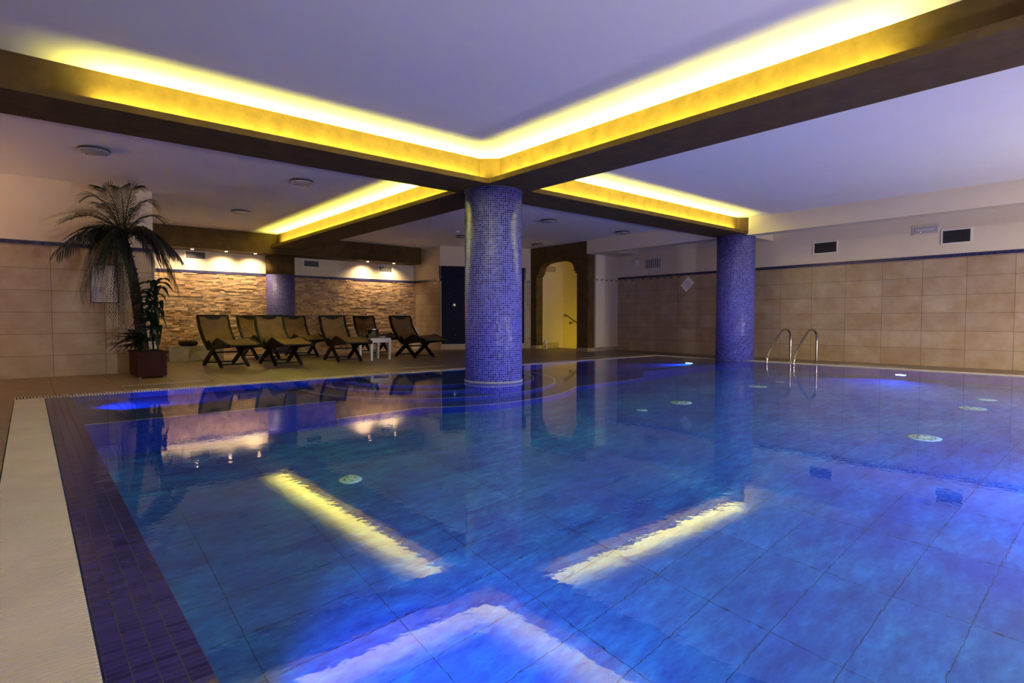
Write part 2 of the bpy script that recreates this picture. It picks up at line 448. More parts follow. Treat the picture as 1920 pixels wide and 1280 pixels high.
# stair lobby behind the arch
struct(obj('wall_lobby', bbox(ARX2, 13.6, 11.375, 11.5, -1.6, CZ), M_paint))
struct(obj('wall_lobby_end', bbox(13.5, 13.6, 9.57, 11.375, -1.6, CZ), M_paint))
struct(obj('wall_lobby_near', bbox(XW + 0.12, 13.6, 9.45, 9.57, -1.6, CZ), M_paint))
bm = new(); box(bm, ARX2, 11.40, 11.362, 11.375, 0, 0.15); struct(obj('baseboard_lobby', bm, M_baset))
st_ = thing('stair_flight', 'tiled stairs going down to the right behind the arch', 'stairs', (11.41, 10.4, 0))
for i in range(7): obj('stair_step', bbox(0.28 * i, 0.28 * (i + 1), -0.825, 0.97, -1.58, -0.165 * (i + 1)), M_deck, st_)
bm = new(); prism(bm, [(11.3, CZ), (13.5, CZ), (13.5, 1.5), (11.9, 2.45), (11.3, 2.45)], 'y', 9.57, 10.5); struct(obj('trim_2', bm, M_paint))   # sloping underside of the upper flight
area_light('stair_lamp_light', (11.95, 9.70, 0.05), (11.75, 11.3, 0.40), 0.6, 0.12, 12.0, (1.0, 0.70, 0.03))
sl = thing('stair_lamp', 'yellow strip lamp low in the stairwell behind the arch', 'lamp', (11.95, 9.575, 0.05))
obj('housing', bbox(-0.32, 0.32, 0.0, 0.09, -0.08, 0.08), M_grey, sl); obj('diffuser', bbox(-0.3, 0.3, 0.09, 0.10, -0.06, 0.06), M_stairlamp, sl)
area_light('lobby_lamp_light', (11.0, 10.3, 2.6), (11.0, 10.9, 0.5), 0.2, 0.2, 3.0, (1.0, 0.72, 0.35))

# arch of brown stucco
def arch_outline():
    h = [(9.87, 0.0), (9.87, 1.952), (9.922, 1.965), (9.927, 2.008), (9.972, 2.028)]
    for k in range(1, 9):
        t = k / 8 * math.pi / 2
        h.append((10.155 - 0.183 * math.cos(t), 2.028 + 0.232 * math.sin(t)))
    h += [(10.158, 2.282), (10.20, 2.29)]
    for k in range(1, 7): h.append((10.20 + 0.4225 * k / 6, 2.29 + 0.03 * math.sin(k / 6 * math.pi / 2)))
    m_ = [(2 * 10.6225 - y, z) for y, z in h[:-1]][::-1]
    return [(9.50, 0.0)] + h + m_ + [(11.62, 0.0), (11.62, CZ), (9.50, CZ)]
bm = new(); prism(bm, arch_outline(), 'x', ARX, ARX2)
ar = struct(obj('door_1', bm, M_brown)); ar['label'] = 'dark brown stucco archway to the stairs'
for a, c in ((9.485, 9.872), (11.373, 11.63)): obj('arch_plinth', bbox(ARX - 0.018, ARX2 + 0.004, a, c, 0, 0.085), M_baset, ar)

# bulkhead along the right wall
bm = new(); box(bm, 10.49, 10.76, -6.0, 9.50, 2.405, CZ)
struct(obj('trim_3', bm, M_paint))

bm = new(); box(bm, 10.76, XW, 5.45, 6.05, 2.40, CZ); struct(obj('trim_5', bm, M_paint))   # stub from the column to the wall
bm = new(); box(bm, 10.76, XW, 8.80, 9.45, 2.405, CZ); struct(obj('trim_6', bm, M_paint))   # and in the corner by the arch

# ------------------------------------------------------------------ beams with LED coves
BY0, BY1, BX0, BX1, BZ = 5.40, 6.06, 4.23, 4.90, 2.421
FY, FX = 5.525, 4.368
beam = bpy.data.objects.new('ceiling_beam', None); COL.objects.link(beam); beam.location = (4.565, 5.73, BZ); struct(beam)
def bpart(name, bm, mat):
    for v in bm.verts: v.co -= Vector(beam.location)
    return obj(name, bm, mat, beam)
YEND, XEND0, XEND1 = 13.40, -2.7, 10.49
bm = new()
CH = 0.17
# cores (plan outline of the cross with chamfered lit corners), ledge depth below
core = [(XEND0, FY), (FX - CH, FY), (FX, FY - CH), (FX, -6.0), (BX1, -6.0), (BX1, FY), (XEND1 - 0.16, FY), (XEND1, FY - 0.14), (XEND1, BY1), (BX1, BY1), (BX1, YEND), (FX, YEND), (FX, BY1), (XEND0, BY1)]
prism(bm, core, 'z', BZ + 0.012, CZ); bpart('beam_core', bm, M_brown)
plan = [(XEND0, BY0), (BX0, BY0), (BX0, -6.0), (BX1, -6.0), (BX1, BY0), (XEND1, BY0), (XEND1, BY1), (BX1, BY1), (BX1, YEND), (BX0, YEND), (BX0, BY1), (XEND0, BY1)]
bm = new(); prism(bm, plan, 'z', BZ, BZ + 0.012); bpart('beam_soffit', bm, M_brown)
bm = new(); T = 0.014; ZT = 2.478
box(bm, XEND0, BX0, BY0, BY0 + T, BZ + 0.012, ZT); box(bm, BX0, BX0 + T, -6.0, BY0 + T, BZ + 0.012, ZT)
bpart('cove_lip', bm, M_brown)
bm = new(); box(bm, BX1, XEND1, BY0, BY0 + T, BZ + 0.012, ZT); bpart('cove_lip', bm, M_brown)
bm = new(); box(bm, BX0, BX0 + T, BY1, YEND, BZ + 0.012, ZT); bpart('cove_lip', bm, M_brown)
ZL = 2.447
def led(x0, x1, y0, y1):
    bm = new(); box(bm, x0, x1, y0, y1, ZL - 0.006, ZL)
    lx, ly = x1 - x0, y1 - y0
    area_light('led_strip_light', ((x0 + x1) / 2, (y0 + y1) / 2, ZL + 0.002), ((x0 + x1) / 2, (y0 + y1) / 2, CZ), lx, ly, P_COVE * max(lx, ly), C_COVE, math.radians(136))
    return bpart('led_strip', bm, M_cove)
led(0.42, 4.19, 5.465, 5.477)
led(4.295, 4.307, 1.25, 5.34)
led(5.05, 10.2, 5.465, 5.477)
led(4.295, 4.307, 6.3, 13.1)

# valance over the alcove with recessed downlights
vz = 2.297
bm = new(); box(bm, XA, 8.165, 13.40, YB - 0.002, vz, CZ); val = struct(obj('trim_4', bm, M_brown))
spots = [(2.01, 13.63), (2.69, 13.63), (3.35, 13.63), (3.96, 13.63), (6.71, 13.63), (7.46, 13.63)]
for i, (x, y) in enumerate(spots):
    d = thing('downlight', ['recessed downlight behind the palm fronds, first from the left in the brown valance', 'recessed downlight over the first vent grille from the left',
        'lit downlight between the first vent grille and the wall pillar, left one', 'lit downlight nearest the wall pillar on its left',
        'lit downlight right of the wall pillar above the bare cream wall', 'lit downlight above the rightmost vent grille in the alcove'][i], 'light', (x, y, vz), group='downlights in the brown valance')
    bm = new(); lathe(bm, [(0.032, -0.006), (0.045, -0.006), (0.045, 0.0), (0.032, 0.0)], 20, caps=False); obj('rim', bm, M_steel, d, True)
    bm = new(); lathe(bm, [(0.001, -0.016), (0.02, -0.013), (0.031, -0.004), (0.031, -0.001)], 20); obj('bulb', bm, M_bulb, d, True)
    l = bpy.data.lights.new('downlight_beam', 'SPOT'); l.energy = L_SPOT * (0.45, 0.8, 1, 1, 1, 0.9)[i]; l.color = (1.0, 0.73, 0.43); l.spot_size = math.radians(130); l.spot_blend = 1.0; l.shadow_soft_size = 0.025
    lo = bpy.data.objects.new('downlight_beam', l); COL.objects.link(lo); lo.location = (x, y, vz - 0.03); lo.rotation_euler = (math.radians(20), 0, 0)

# ------------------------------------------------------------------ columns
def column(x, y, R, label):
    c = thing('mosaic_column', label, 'column', (x, y, 0))
    mosaic_cylinder('shaft', R, FD, BZ, M_mosaic, c)
    return c
c = column(4.562, 5.73, 0.366, 'round blue mosaic column standing in the pool under the beam crossing')
bm = new(); lathe(bm, [(0.367, 0.004), (0.376, 0.004), (0.376, 0.028), (0.367, 0.03)], 96, caps=False); obj('waterline_band', bm, plain('lime_band', (0.33, 0.34, 0.42), 0.6, noise=0.5, nscale=30), c, True)
bm = new(); lathe(bm, [(0.367, BZ - 0.014), (0.374, BZ - 0.014), (0.374, BZ - 0.001), (0.367, BZ - 0.001)], 96, caps=False); obj('collar', bm, plain('collar_blue', (0.05, 0.05, 0.15), 0.4), c, True)
column(10.68, 5.73, 0.357, 'round blue mosaic column at the right pool edge beside the ladder')
pc = thing('wall_pillar', 'round pillar against the stone wall, blue mosaic below and brown above', 'column', (4.575, 13.84, 0))
mosaic_cylinder('shaft', 0.315, 0, 1.85, M_pillar, pc); bm = new(); lathe(bm, [(0.318, 1.85), (0.318, vz)], 64); obj('upper_shaft', bm, M_brown, pc, True)

# ------------------------------------------------------------------ pool basin
def wallbox(bm, x0, x1, y0, y1, z0, z1): box(bm, x0, x1, y0, y1, z0, z1)
bm = new()
box(bm, PXI - 0.4, PX1 + 0.4, PY0 - 0.2, PY1 + 0.2, FD - 0.1, FD); pf = struct(obj('pool_floor', bm, M_pool))
M_pwall = tiles('pool_wall_tile', 0.6, 0.3, 0.0022, (0.03, 0.10, 0.44), (0.035, 0.12, 0.47), (0.012, 0.03, 0.06), rough=0.5, noise=0.6, nscale=4)
bm = new(); box(bm, PX0 - 0.02, PXI, PY0, PY1, FD, -0.012); struct(obj('pool_wall_left', bm, M_pwall))
bm = new(); box(bm, PX1, PX1 + 0.2, PY0, PY1 + 0.1, FD, -0.06); struct(obj('pool_wall_right', bm, M_pwall))
bm = new(); box(bm, PXI - 0.2, PX1 + 0.2, PY1, PY1 + 0.2, FD, -0.06); struct(obj('pool_wall_back', bm, M_pwall))
bm = new(); box(bm, PXI - 0.2, PX1 + 0.2, PY0 - 0.2, PY0, FD, -0.06); struct(obj('pool_wall_front', bm, M_pwall))
bm = new(); box(bm, PX0, PXI, PY0, PY1, -0.012, 0.0); struct(obj('pool_edge_band', bm, M_band))
M_line = plain('step_edge', (0.55, 0.6, 0.7), 0.5, noise=0.1)
M_step = plain('step_tile', (0.018, 0.06, 0.26), 0.5, noise=0.5, nscale=5)

def arc(cx, cy, r, a0, a1, n=48): return [(cx + r * math.cos(math.radians(a0 + (a1 - a0) * k / n)), cy + r * math.sin(math.radians(a0 + (a1 - a0) * k / n))) for k in range(n + 1)]
SCX, SCY = 4.5, 7.2
steps = thing('pool_steps', 'curved underwater steps around the column at the back of the pool', 'steps', (SCX, SCY, FD))
def spart(name, bm, mat):
    for v in bm.verts: v.co -= Vector((SCX, SCY, FD))
    return obj(name, bm, mat, steps)
for r, zt in ((1.88, -0.75), (1.565, -0.5), (1.245, -0.25)):
    a = arc(SCX, SCY, r, 180, 360); pts = [(SCX - r, PY1 - 0.003)] + a + [(SCX + r, PY1 - 0.003)]
    bm = new(); prism(bm, pts, 'z', FD, zt); s = spart('step', bm, M_step)
    ri = r - 0.022; b_ = arc(SCX, SCY, ri, 180, 360); bm = new(); prism(bm, a + b_[::-1], 'z', zt, zt + 0.004); spart('nosing', bm, M_line)
yb = 5.38; hw = math.sqrt(2.2 ** 2 - (SCY - yb) ** 2); ang = math.degrees(math.asin((SCY - yb) / 2.2))
front = [(2.3, yb)] + arc(SCX, SCY, 2.2, 180 + ang, 360 - ang) + [(7.25, yb)]
bm = new(); prism(bm, [(2.3, PY1 - 0.003)] + front + [(7.25, PY1 - 0.003)], 'z', FD + 0.002, -1.0); spart('landing', bm, M_step)
bm = new(); prism(bm, front + [(x, y + 0.03) for x, y in front[::-1]], 'z', -1.0, -0.996); spart('nosing', bm, M_line)
# raised whirlpool seats either side of the steps
ml = thing('whirlpool_bench', 'tiled underwater bench left of the curved steps, glowing blue', 'bench', (1.3, 6.4, FD))
def mpart(name, bm, mat, par):
    for v in bm.verts: v.co -= Vector(par.location)
    return obj(name, bm, mat, par)
bm = new(); prism(bm, [(PXI + 0.003, 5.42), (2.295, 5.40), (2.295, 6.08), (1.9, 6.08), (1.35, 6.16), (0.62, 6.10), (0.36, 6.52), (PXI + 0.003, 6.55)], 'z', FD, -0.05); mpart('ledge', bm, M_step, ml)
bm = new(); prism(bm, [(PXI, 5.418), (2.302, 5.398), (2.302, 5.425), (PXI, 5.445)], 'z', -0.05, -0.046); mpart('nosing', bm, M_line, ml)
bm = new(); box(bm, PXI + 0.003, 2.295, 6.0, PY1 - 0.003, FD + 0.002, -0.5); mpart('seat', bm, M_step, ml)
mr = thing('whirlpool_bench', 'tiled underwater bench in the back right corner of the pool, glowing blue', 'bench', (8.8, 6.4, FD))
bm = new(); prism(bm, [(7.25, 5.38), (9.5, 5.42), (9.5, 5.62), (7.25, 5.55)], 'z', FD, -0.05); mpart('ledge', bm, M_step, mr)
bm = new(); box(bm, 9.5, PX1 - 0.003, 5.4, PY1 - 0.003, FD + 0.002, -0.09); mpart('side_block', bm, M_step, mr)
bm = new(); box(bm, 7.255, 9.49, 5.5, PY1 - 0.003, FD + 0.002, -0.45); mpart('seat', bm, M_step, mr)

# water surface
bm = new(); v = [bm.verts.new(p) for p in ((PXI - 0.002, PY0, -0.004), (PX1, PY0, -0.004), (PX1, PY1, -0.004), (PXI - 0.002, PY1, -0.004))]; bm.faces.new(v)
wt = obj('pool_water', bm, M_water); tag(wt, 'calm blue water filling the indoor pool', 'water', kind='stuff')

# underwater lamps
def pool_lamp(p, n, label, power, size=0.13, spread=math.radians(115), bulb=True):
    n = Vector(n).normalized(); t = thing('underwater_lamp', label, 'lamp', p, group='underwater lamps'); q = n.to_track_quat('Z', 'Y').to_matrix().to_4x4()
    for nm, prof, mt in (('rim', [(0.07, 0), (0.095, 0.0), (0.095, 0.018), (0.07, 0.022)], M_steel), ('lens', [(0.001, 0.016), (0.05, 0.014), (0.07, 0.008), (0.07, 0.0)], M_poolbulb)):
        bm = new(); lathe(bm, prof, 24, caps=(nm == 'lens')); bmesh.ops.transform(bm, matrix=q, verts=bm.verts); obj(nm, bm, mt, t, True)
    p = Vector(p) + n * 0.05
    area_light('underwater_lamp_light', p, p + n, size, size, power, C_POOL, spread)
pool_lamp((PXI, 6.85, -0.28), (1, 0, 0), 'blue underwater lamp glowing on the left bench', L_POOL * 0.16)
pool_lamp((9.5, 5.98, -0.30), (-1, 0.02, 0), 'bright blue underwater lamp left of the right column', L_POOL * 0.22)
pool_lamp((PX1, 2.83, -0.85), (-1, 0, 0), 'bright blue underwater lamp on the right pool wall beyond the ladder', L_POOL * 0.28)
pool_lamp((PXI, 1.85, -0.8), (1, -0.1, -0.25), 'blue underwater lamp on the left pool wall near the camera', L_POOL * 0.33)
pool_lamp((1.6, PY0, -0.7), (0, 1, -0.42), 'blue underwater lamp at the left end of the near pool wall', L_POOL * 0.12)
pool_lamp((4.8, PY0, -0.7), (0, 1, -0.42), 'blue underwater lamp in the middle of the near pool wall', L_POOL)
pool_lamp((8.2, PY0, -0.7), (0, 1, -0.42), 'blue underwater lamp at the right end of the near pool wall', L_POOL * 0.6)

# floor inlets
M_inlet = plain('inlet_plastic', (0.55, 0.95, 0.62), 0.5, noise=0.05); M_slot = plain('inlet_slot', (0.03, 0.06, 0.05), 0.6, noise=0.0)
LAB = ['round pale green floor inlet near the left, alone on the pool floor', 'small green floor inlet left of the slotted one, by the mirrored wall notice', 'slotted green floor inlet between the two columns', 'largest slotted green floor inlet in the right foreground',
       'slotted green floor inlet at the right, beyond the largest one', 'slotted green floor inlet just right of the right column', 'small floor inlet below the ladder rails', 'floor inlet at the far right edge of the pool floor']
for i, (x, y, R, slot) in enumerate([(1.77, 3.92, .085, 0), (5.26, 3.92, .062, 0), (5.98, 3.88, .125, 1), (5.98, 1.43, .125, 1), (7.87, 1.45, .125, 1), (7.91, 3.89, .125, 1), (8.66, 3.91, .062, 0), (8.67, 1.46, .09, 0)]):
    t = thing('floor_inlet', LAB[i], 'pool inlet', (x, y, FD), rotz=0.3 * i, group='green inlets on the pool floor')
    bm = new(); lathe(bm, [(R, 0), (R, 0.008), (R * 0.8, 0.016), (0.001, 0.018)], 32); obj('cover', bm, M_inlet, t, True)
    bm = new()
    for k in range(8 if slot else 4):
        a = 2 * math.pi * k / (8 if slot else 4)
        for rr in ((0.42, 0.62) if slot else (0.45,)):
            pts = [(R * rr * math.cos(a + s_), R * rr * math.sin(a + s_)) for s_ in (-0.28, 0.28)] + [(R * (rr + 0.1) * math.cos(a + s_), R * (rr + 0.1) * math.sin(a + s_)) for s_ in (0.28, -0.28)]
            if not slot:
                b1_ = new(); prism(b1_, pts, 'z', 0.015, 0.0185); obj('slot', b1_, M_slot, t); continue
            prism(bm, pts, 'z', 0.0135 if rr > 0.5 else 0.015, 0.0185)
    if slot: obj('slots', bm, M_slot, t)
    else: bm.free()

# ------------------------------------------------------------------ overflow gratings
def grating(name, label, x0, x1, y0, y1, along, pitch=0.0235, duty=0.6, cat='grating', top=0.004, base=0.0):
    t = thing(name, label, cat, (x0, y0, 0)); bm = new()
    L = (x1 - x0) if along == 'x' else (y1 - y0); n = int(L / pitch)
    for i in range(n):
        a = i * pitch
        if along == 'x': box(bm, a, a + pitch * duty, 0.006, y1 - y0 - 0.006, -0.02, top)
        else: box(bm, 0.006, x1 - x0 - 0.006, a, a + pitch * duty, -0.02, top)
    obj('slats', bm, M_grate, t)
    bm = new(); W, D = x1 - x0, y1 - y0
    box(bm, 0.002, W - 0.002, 0.002, D - 0.002, -0.05 if base == 0 else base - 0.004, -0.045 if base == 0 else base)
    obj('channel', bm, M_black, t)
    return t
grating('overflow_grating', 'wide pale slatted overflow grating along the left pool edge', PX0 - GW, PX0, PY0, PY1 - 0.005, 'y', 0.0175, 0.66)
grating('overflow_grating', 'long pale slatted overflow grating along the back pool edge', PX0 - GW, PX1 + GW, PY1, PY1 + 0.21, 'x', 0.026, 0.6)
grating('overflow_grating', 'pale slatted overflow grating along the right pool edge from the column', PX1, PX1 + GW, PY0, PY1 - 0.005, 'y', 0.0235, 0.6)
DR = [('short slatted floor drain on the deck in front of the planter', 0.84, 1.82, 8.10, 8.26, 'x'), ('short slatted floor drain on the deck left of the central column', 4.66, 5.51, 8.16, 8.28, 'x'),
      ('short slatted floor drain on the deck in front of the arch', 8.62, 9.56, 7.92, 8.04, 'x'), ('short slatted floor drain on the deck by the right wall', 10.86, 10.98, 2.92, 3.93, 'y')]
for lb, a, b_, c_, d_, al in DR:
    grating('floor_drain', lb, a, b_, c_, d_, al, 0.03, 0.6, cat='drain', base=0.002)

# ------------------------------------------------------------------ pool ladder rails
ld = thing('pool_ladder', 'steel pool ladder with two tall bent handrails at the right pool edge', 'ladder', (10.85, 4.4855, 0))
P = [(0, 0, 0.0), (0, 0, 0.25), (0, 0, 0.46), (-0.035, 0, 0.545), (-0.115, 0, 0.598), (-0.215, 0, 0.612), (-0.33, 0, 0.60), (-0.44, 0, 0.535), (-0.58, 0, 0.43), (-0.74, 0, 0.295), (-0.86, 0, 0.19), (-0.925, 0, 0.09), (-0.93, 0, -0.03),
     (-0.86, 0, -0.16), (-0.76, 0, -0.30), (-0.70, 0, -0.44), (-0.70, 0, -0.7), (-0.70, 0, -1.1)]
for dx_, dy_ in ((0.01, 0.2365), (-0.01, -0.2365)):
    bm = new(); tube(bm, spline([(a + dx_, b_ + dy_, c_) for a, b_, c_ in P], 5), 0.0205, 14); hr = obj('handrail', bm, M_steel, ld, True)
    bm = new(); lathe(bm, [(0.021, 0.004), (0.045, 0.004), (0.043, 0.016), (0.021, 0.024)], 20, caps=False); bmesh.ops.translate(bm, vec=(dx_, dy_, 0), verts=bm.verts); obj('flange', bm, M_steel, hr, True)
    bm = new(); tube(bm, [(-0.70, dy_, -0.8), (-0.375, dy_, -0.8)], 0.015, 10); obj('wall_bracket', bm, M_steel, hr, True)
for z in (-0.35, -0.62, -0.9): obj('tread', bbox(-0.74, -0.66, -0.215, 0.215, z - 0.012, z + 0.012, 0.004), M_steel, ld)

# ------------------------------------------------------------------ right wall fittings
def vent(loc, W, H, label, normal, nlouv, frame_mat, back_mat, louv_mat, vertical=True, group=None, fw=0.022, ll=0.006):
    """grille lying in local x-z, facing -y"""
    ang = math.atan2(normal[0], -normal[1])
    t = thing('vent_grille', label, 'vent', loc, ang, group)
    bm = new()
    for a, b_, c_, d_ in ((-W / 2, W / 2, H / 2 - fw, H / 2), (-W / 2, W / 2, -H / 2, -H / 2 + fw), (-W / 2, -W / 2 + fw, -H / 2 + fw, H / 2 - fw), (W / 2 - fw, W / 2, -H / 2 + fw, H / 2 - fw)): box(bm, a, b_, -0.014, 0, c_, d_)
    obj('frame', bm, frame_mat, t)
    obj('backing', bbox(-W / 2 + fw, W / 2 - fw, -0.003, 0, -H / 2 + fw, H / 2 - fw), back_mat, t)
    bm = new()
    for k in range(nlouv):
        f = (k + 0.5) / nlouv
        if vertical: x = -W / 2 + fw + f * (W - 2 * fw); box(bm, x - ll / 2, x + ll / 2, -0.010, -0.004, -H / 2 + fw, H / 2 - fw)
        else: z = -H / 2 + fw + f * (H - 2 * fw); box(bm, -W / 2 + fw, W / 2 - fw, -0.011, -0.004, z - ll / 2, z + ll / 2)
    obj('louvres', bm, louv_mat, t)
    return t
xw = XW
vent((xw, 4.44, 2.165), 0.44, 0.235, 'dark vent grille with white frame on the right wall, nearer the column', (-1, 0), 20, M_white, M_black, M_dgrey)
vent((xw, 2.425, 2.158), 0.41, 0.245, 'dark vent grille with white frame beside the emergency light', (-1, 0), 18, M_white, M_black, M_dgrey)
vent((xw, 8.38, 2.155), 0.44, 0.23, 'small vent with pale and dark upright louvres, left of the right column', (-1, 0), 7, M_grey, M_black, M_paper, ll=0.026)
t = thing('emergency_light', 'flat white emergency light beside the rightmost vent', 'light', (xw, 2.845, 2.31), math.atan2(-1, 0))
obj('housing', bbox(-0.195, 0.195, -0.016, 0, -0.085, 0.085, 0.006), M_paint, t); obj('diffuser', bbox(-0.165, 0.165, -0.022, -0.016, -0.055, 0.055, 0.003), M_grey, t)
obj('tube', bbox(-0.12, 0.12, -0.026, -0.022, -0.006, 0.006), M_white, t); obj('indicator', bbox(-0.075, -0.063, -0.027, -0.022, -0.04, -0.03), M_green, t)
t = thing('alarm_sounder', 'round white alarm sounder in the corner right of the coat hooks', 'alarm', (xw, 8.87, 2.2), math.atan2(-1, 0))
bm = new(); lathe(bm, [(0.001, 0.07), (0.05, 0.068), (0.095, 0.05), (0.11, 0.02), (0.115, 0)], 28); bmesh.ops.rotate(bm, matrix=Matrix.Rotation(math.pi / 2, 3, 'X'), verts=bm.verts); obj('housing', bm, M_white, t, True)
bm = new(); lathe(bm, [(0.001, 0.074), (0.012, 0.072), (0.012, 0.06)], 12); bmesh.ops.rotate(bm, matrix=Matrix.Rotation(math.pi / 2, 3, 'X'), verts=bm.verts); obj('button', bm, M_dgrey, t, True)
t = thing('wall_notice', 'white notice sheet hung askew like a diamond on the tiled right wall', 'notice', (xw - 0.012, 7.415, 1.61), math.atan2(-1, 0))
def notice_poly(y, s):  # corners measured on the wall: local x runs towards -Y
    return [(0.02 * s, 0.177 * s), (0.175 * s, 0.016 * s), (-0.03 * s, -0.177 * s), (-0.173 * s, -0.022 * s)]
bm = new(); prism(bm, notice_poly(0, 1), 'y', -0.006, 0.0); obj('sheet', bm, M_paper, t)
bm = new()
e1 = Vector((0.155, -0.161)).normalized(); e2 = Vector((0.205, 0.193)).normalized()
for k in range(-4, 5):
    c = Vector((0, 0)) + e1 * k * 0.018
    a, b_ = c - e2 * 0.075, c + e2 * 0.075
    prism(bm, [(a + e1 * 0.003).to_tuple(), (b_ + e1 * 0.003).to_tuple(), (b_ - e1 * 0.003).to_tuple(), (a - e1 * 0.003).to_tuple()], 'y', -0.0075, -0.006)
obj('print', bm, M_ink, t); bm = new(); tube(bm, [(0.02, -0.004, 0.177), (-0.03, -0.004, 0.21), (-0.15, -0.004, -0.01)], 0.002, 6); obj('cord', bm, M_white, t)
def hook(loc, label, normal):
    t = thing('coat_hook', label, 'hook', loc, math.atan2(normal[0], -normal[1]), group='coat hooks by the arch')
    obj('plate', bbox(-0.012, 0.012, -0.005, 0, -0.02, 0.02, 0.002), M_iron, t)
    bm = new(); tube(bm, spline([(0, -0.004, 0.0), (0, -0.03, -0.012), (0, -0.05, 0.0), (0, -0.055, 0.022)], 4), 0.006, 8); obj('prong', bm, M_iron, t, True)
ordn = ['first', 'second', 'third', 'fourth', 'fifth', 'sixth', 'seventh', 'eighth']
for i, x in enumerate((10.80, 10.98, 11.16, 11.345, 11.54)): hook((x, 9.45, 1.787), 'dark coat hook on the cream wall right of the arch, %s from the left' % ordn[i], (0, -1))
for i, y in enumerate((9.18, 8.97, 8.66, 8.42, 8.21, 8.02, 7.83, 7.63)): hook((xw - 0.010, y, 1.786), 'dark coat hook on the tiled wall under the mosaic strip, %s from the corner' % ordn[i], (-1, 0))

# alcove vents
M_louvre = plain('louvre_grey', (0.16, 0.15, 0.15), 0.5, noise=0.05)
vent((2.81, YB, 2.198), 0.43, 0.195, 'white framed vent grille left of the wall pillar in the alcove', (0, -1), 9, M_white, M_black, M_louvre, vertical=False, fw=0.025, ll=0.006)
vent((5.36, YB, 2.172), 0.42, 0.19, 'white framed vent grille just right of the wall pillar', (0, -1), 9, M_white, M_black, M_louvre, vertical=False, fw=0.025, ll=0.006)
vent((7.375, YB, 2.15), 0.43, 0.19, 'white framed vent grille near the right end of the stone wall', (0, -1), 9, M_white, M_black, M_louvre, vertical=False, fw=0.025, ll=0.006)
vent((11.07, 11.375, 2.19), 0.38, 0.13, 'cream vent grille seen through the arch, high on the stair wall', (0, -1), 5, M_plinth, M_paint, M_plinth, vertical=False, fw=0.012, ll=0.008)

# handrail and lantern in the lobby
t = thing('stair_handrail', 'dark wrought iron handrail on the yellow lit stair wall', 'handrail', (11.63, 11.375, 0.9))
bm = new(); tube(bm, spline([(-0.02, -0.06, -0.035), (-0.035, -0.06, -0.008), (-0.01, -0.06, 0.012), (0.04, -0.06, 0.005), (0.24, -0.06, -0.09), (0.45, -0.06, -0.195), (1.6, -0.06, -0.8)], 6), 0.0135, 10); obj('rail', bm, M_iron, t, True)
bm = new(); lathe(bm, [(0.001, 0.03), (0.03, 0.02), (0.034, 0)], 16); bmesh.ops.rotate(bm, matrix=Matrix.Rotation(math.pi / 2, 3, 'X'), verts=bm.verts)
bmesh.ops.translate(bm, vec=(0.235, 0, -0.205), verts=bm.verts); tube(bm, spline([(0.235, -0.02, -0.205), (0.30, -0.05, -0.20), (0.32, -0.06, -0.13)], 4), 0.008, 8); obj('wall_bracket', bm, M_iron, t, True)
t = thing('lantern', 'white metal candle lantern on the floor inside the arch', 'lantern', (10.72, 11.2, 0), 0.3)
obj('base', bbox(-0.052, 0.052, -0.052, 0.052, 0, 0.02, 0.004), M_white, t)
bm = new()
for sx in (-1, 1):
    for sy in (-1, 1): box(bm, sx * 0.042 - 0.006, sx * 0.042 + 0.006, sy * 0.042 - 0.006, sy * 0.042 + 0.006, 0.02, 0.155)
for sx in (-1, 1): box(bm, sx * 0.042 - 0.003, sx * 0.042 + 0.003, -0.004, 0.004, 0.02, 0.155); box(bm, -0.004, 0.004, sx * 0.042 - 0.003, sx * 0.042 + 0.003, 0.02, 0.155)
for z in (0.03, 0.09, 0.15):
    for sx in (-1, 1): box(bm, sx * 0.042 - 0.003, sx * 0.042 + 0.003, -0.042, 0.042, z - 0.004, z + 0.004); box(bm, -0.042, 0.042, sx * 0.042 - 0.003, sx * 0.042 + 0.003, z - 0.004, z + 0.004)
obj('frame', bm, M_white, t)
bm = new(); lathe(bm, [(0.074, 0.155), (0.074, 0.162), (0.03, 0.205), (0.03, 0.225), (0.036, 0.23), (0.001, 0.262)], 4); bmesh.ops.rotate(bm, matrix=Matrix.Rotation(math.pi / 4, 3, 'Z'), verts=bm.verts); obj('roof', bm, M_white, t)
bm = new(); tube(bm, [(0.02 * math.cos(a), 0, 0.272 + 0.02 * math.sin(a)) for a in [2 * math.pi * k / 16 for k in range(17)]], 0.003, 6); obj('ring', bm, M_white, t, True)
bm = new(); lathe(bm, [(0.02, 0.02), (0.02, 0.09), (0.001, 0.092)], 14); obj('candle', bm, M_dgrey, t, True)

# shower panel of blue mosaic on the oblique wall
ang = math.atan2(dy, dx); ob = Vector((*OB0, 0)); od = Vector((dx, dy, 0)).normalized(); on = Vector((dy, -dx, 0)).normalized()
pm = ob + od * 1.155 + on * 0.012
t = thing('shower_panel', 'tall dark blue mosaic shower panel with pale trim left of the column', 'panel', (pm.x, pm.y, 0.145), ang)
M_panel = tiles('panel_mosaic', 0.0265, 0.0265, 0.0016, (0.004, 0.004, 0.022), (0.009, 0.009, 0.040), (0.007, 0.007, 0.02), rough=0.5, noise=0.3, nscale=9, tilt=0.05, spec=0.08)
obj('mosaic_face', bbox(-1.135, 1.135, -0.03, 0, 0, 2.06), M_panel, t)
bm = new(); box(bm, -1.15, -1.135, -0.036, 0, -0.015, 1.66); box(bm, 1.135, 1.15, -0.036, 0, -0.015, 1.66); box(bm, -1.15, 1.15, -0.036, 0, -0.02, 0); obj('edge_trim', bm, M_grey, t)
for a in (-1.19, 1.15): obj('side_border', bbox(a, a + 0.04, -0.02, 0, 1.727, 2.06), M_strip, t)
bx = -0.79
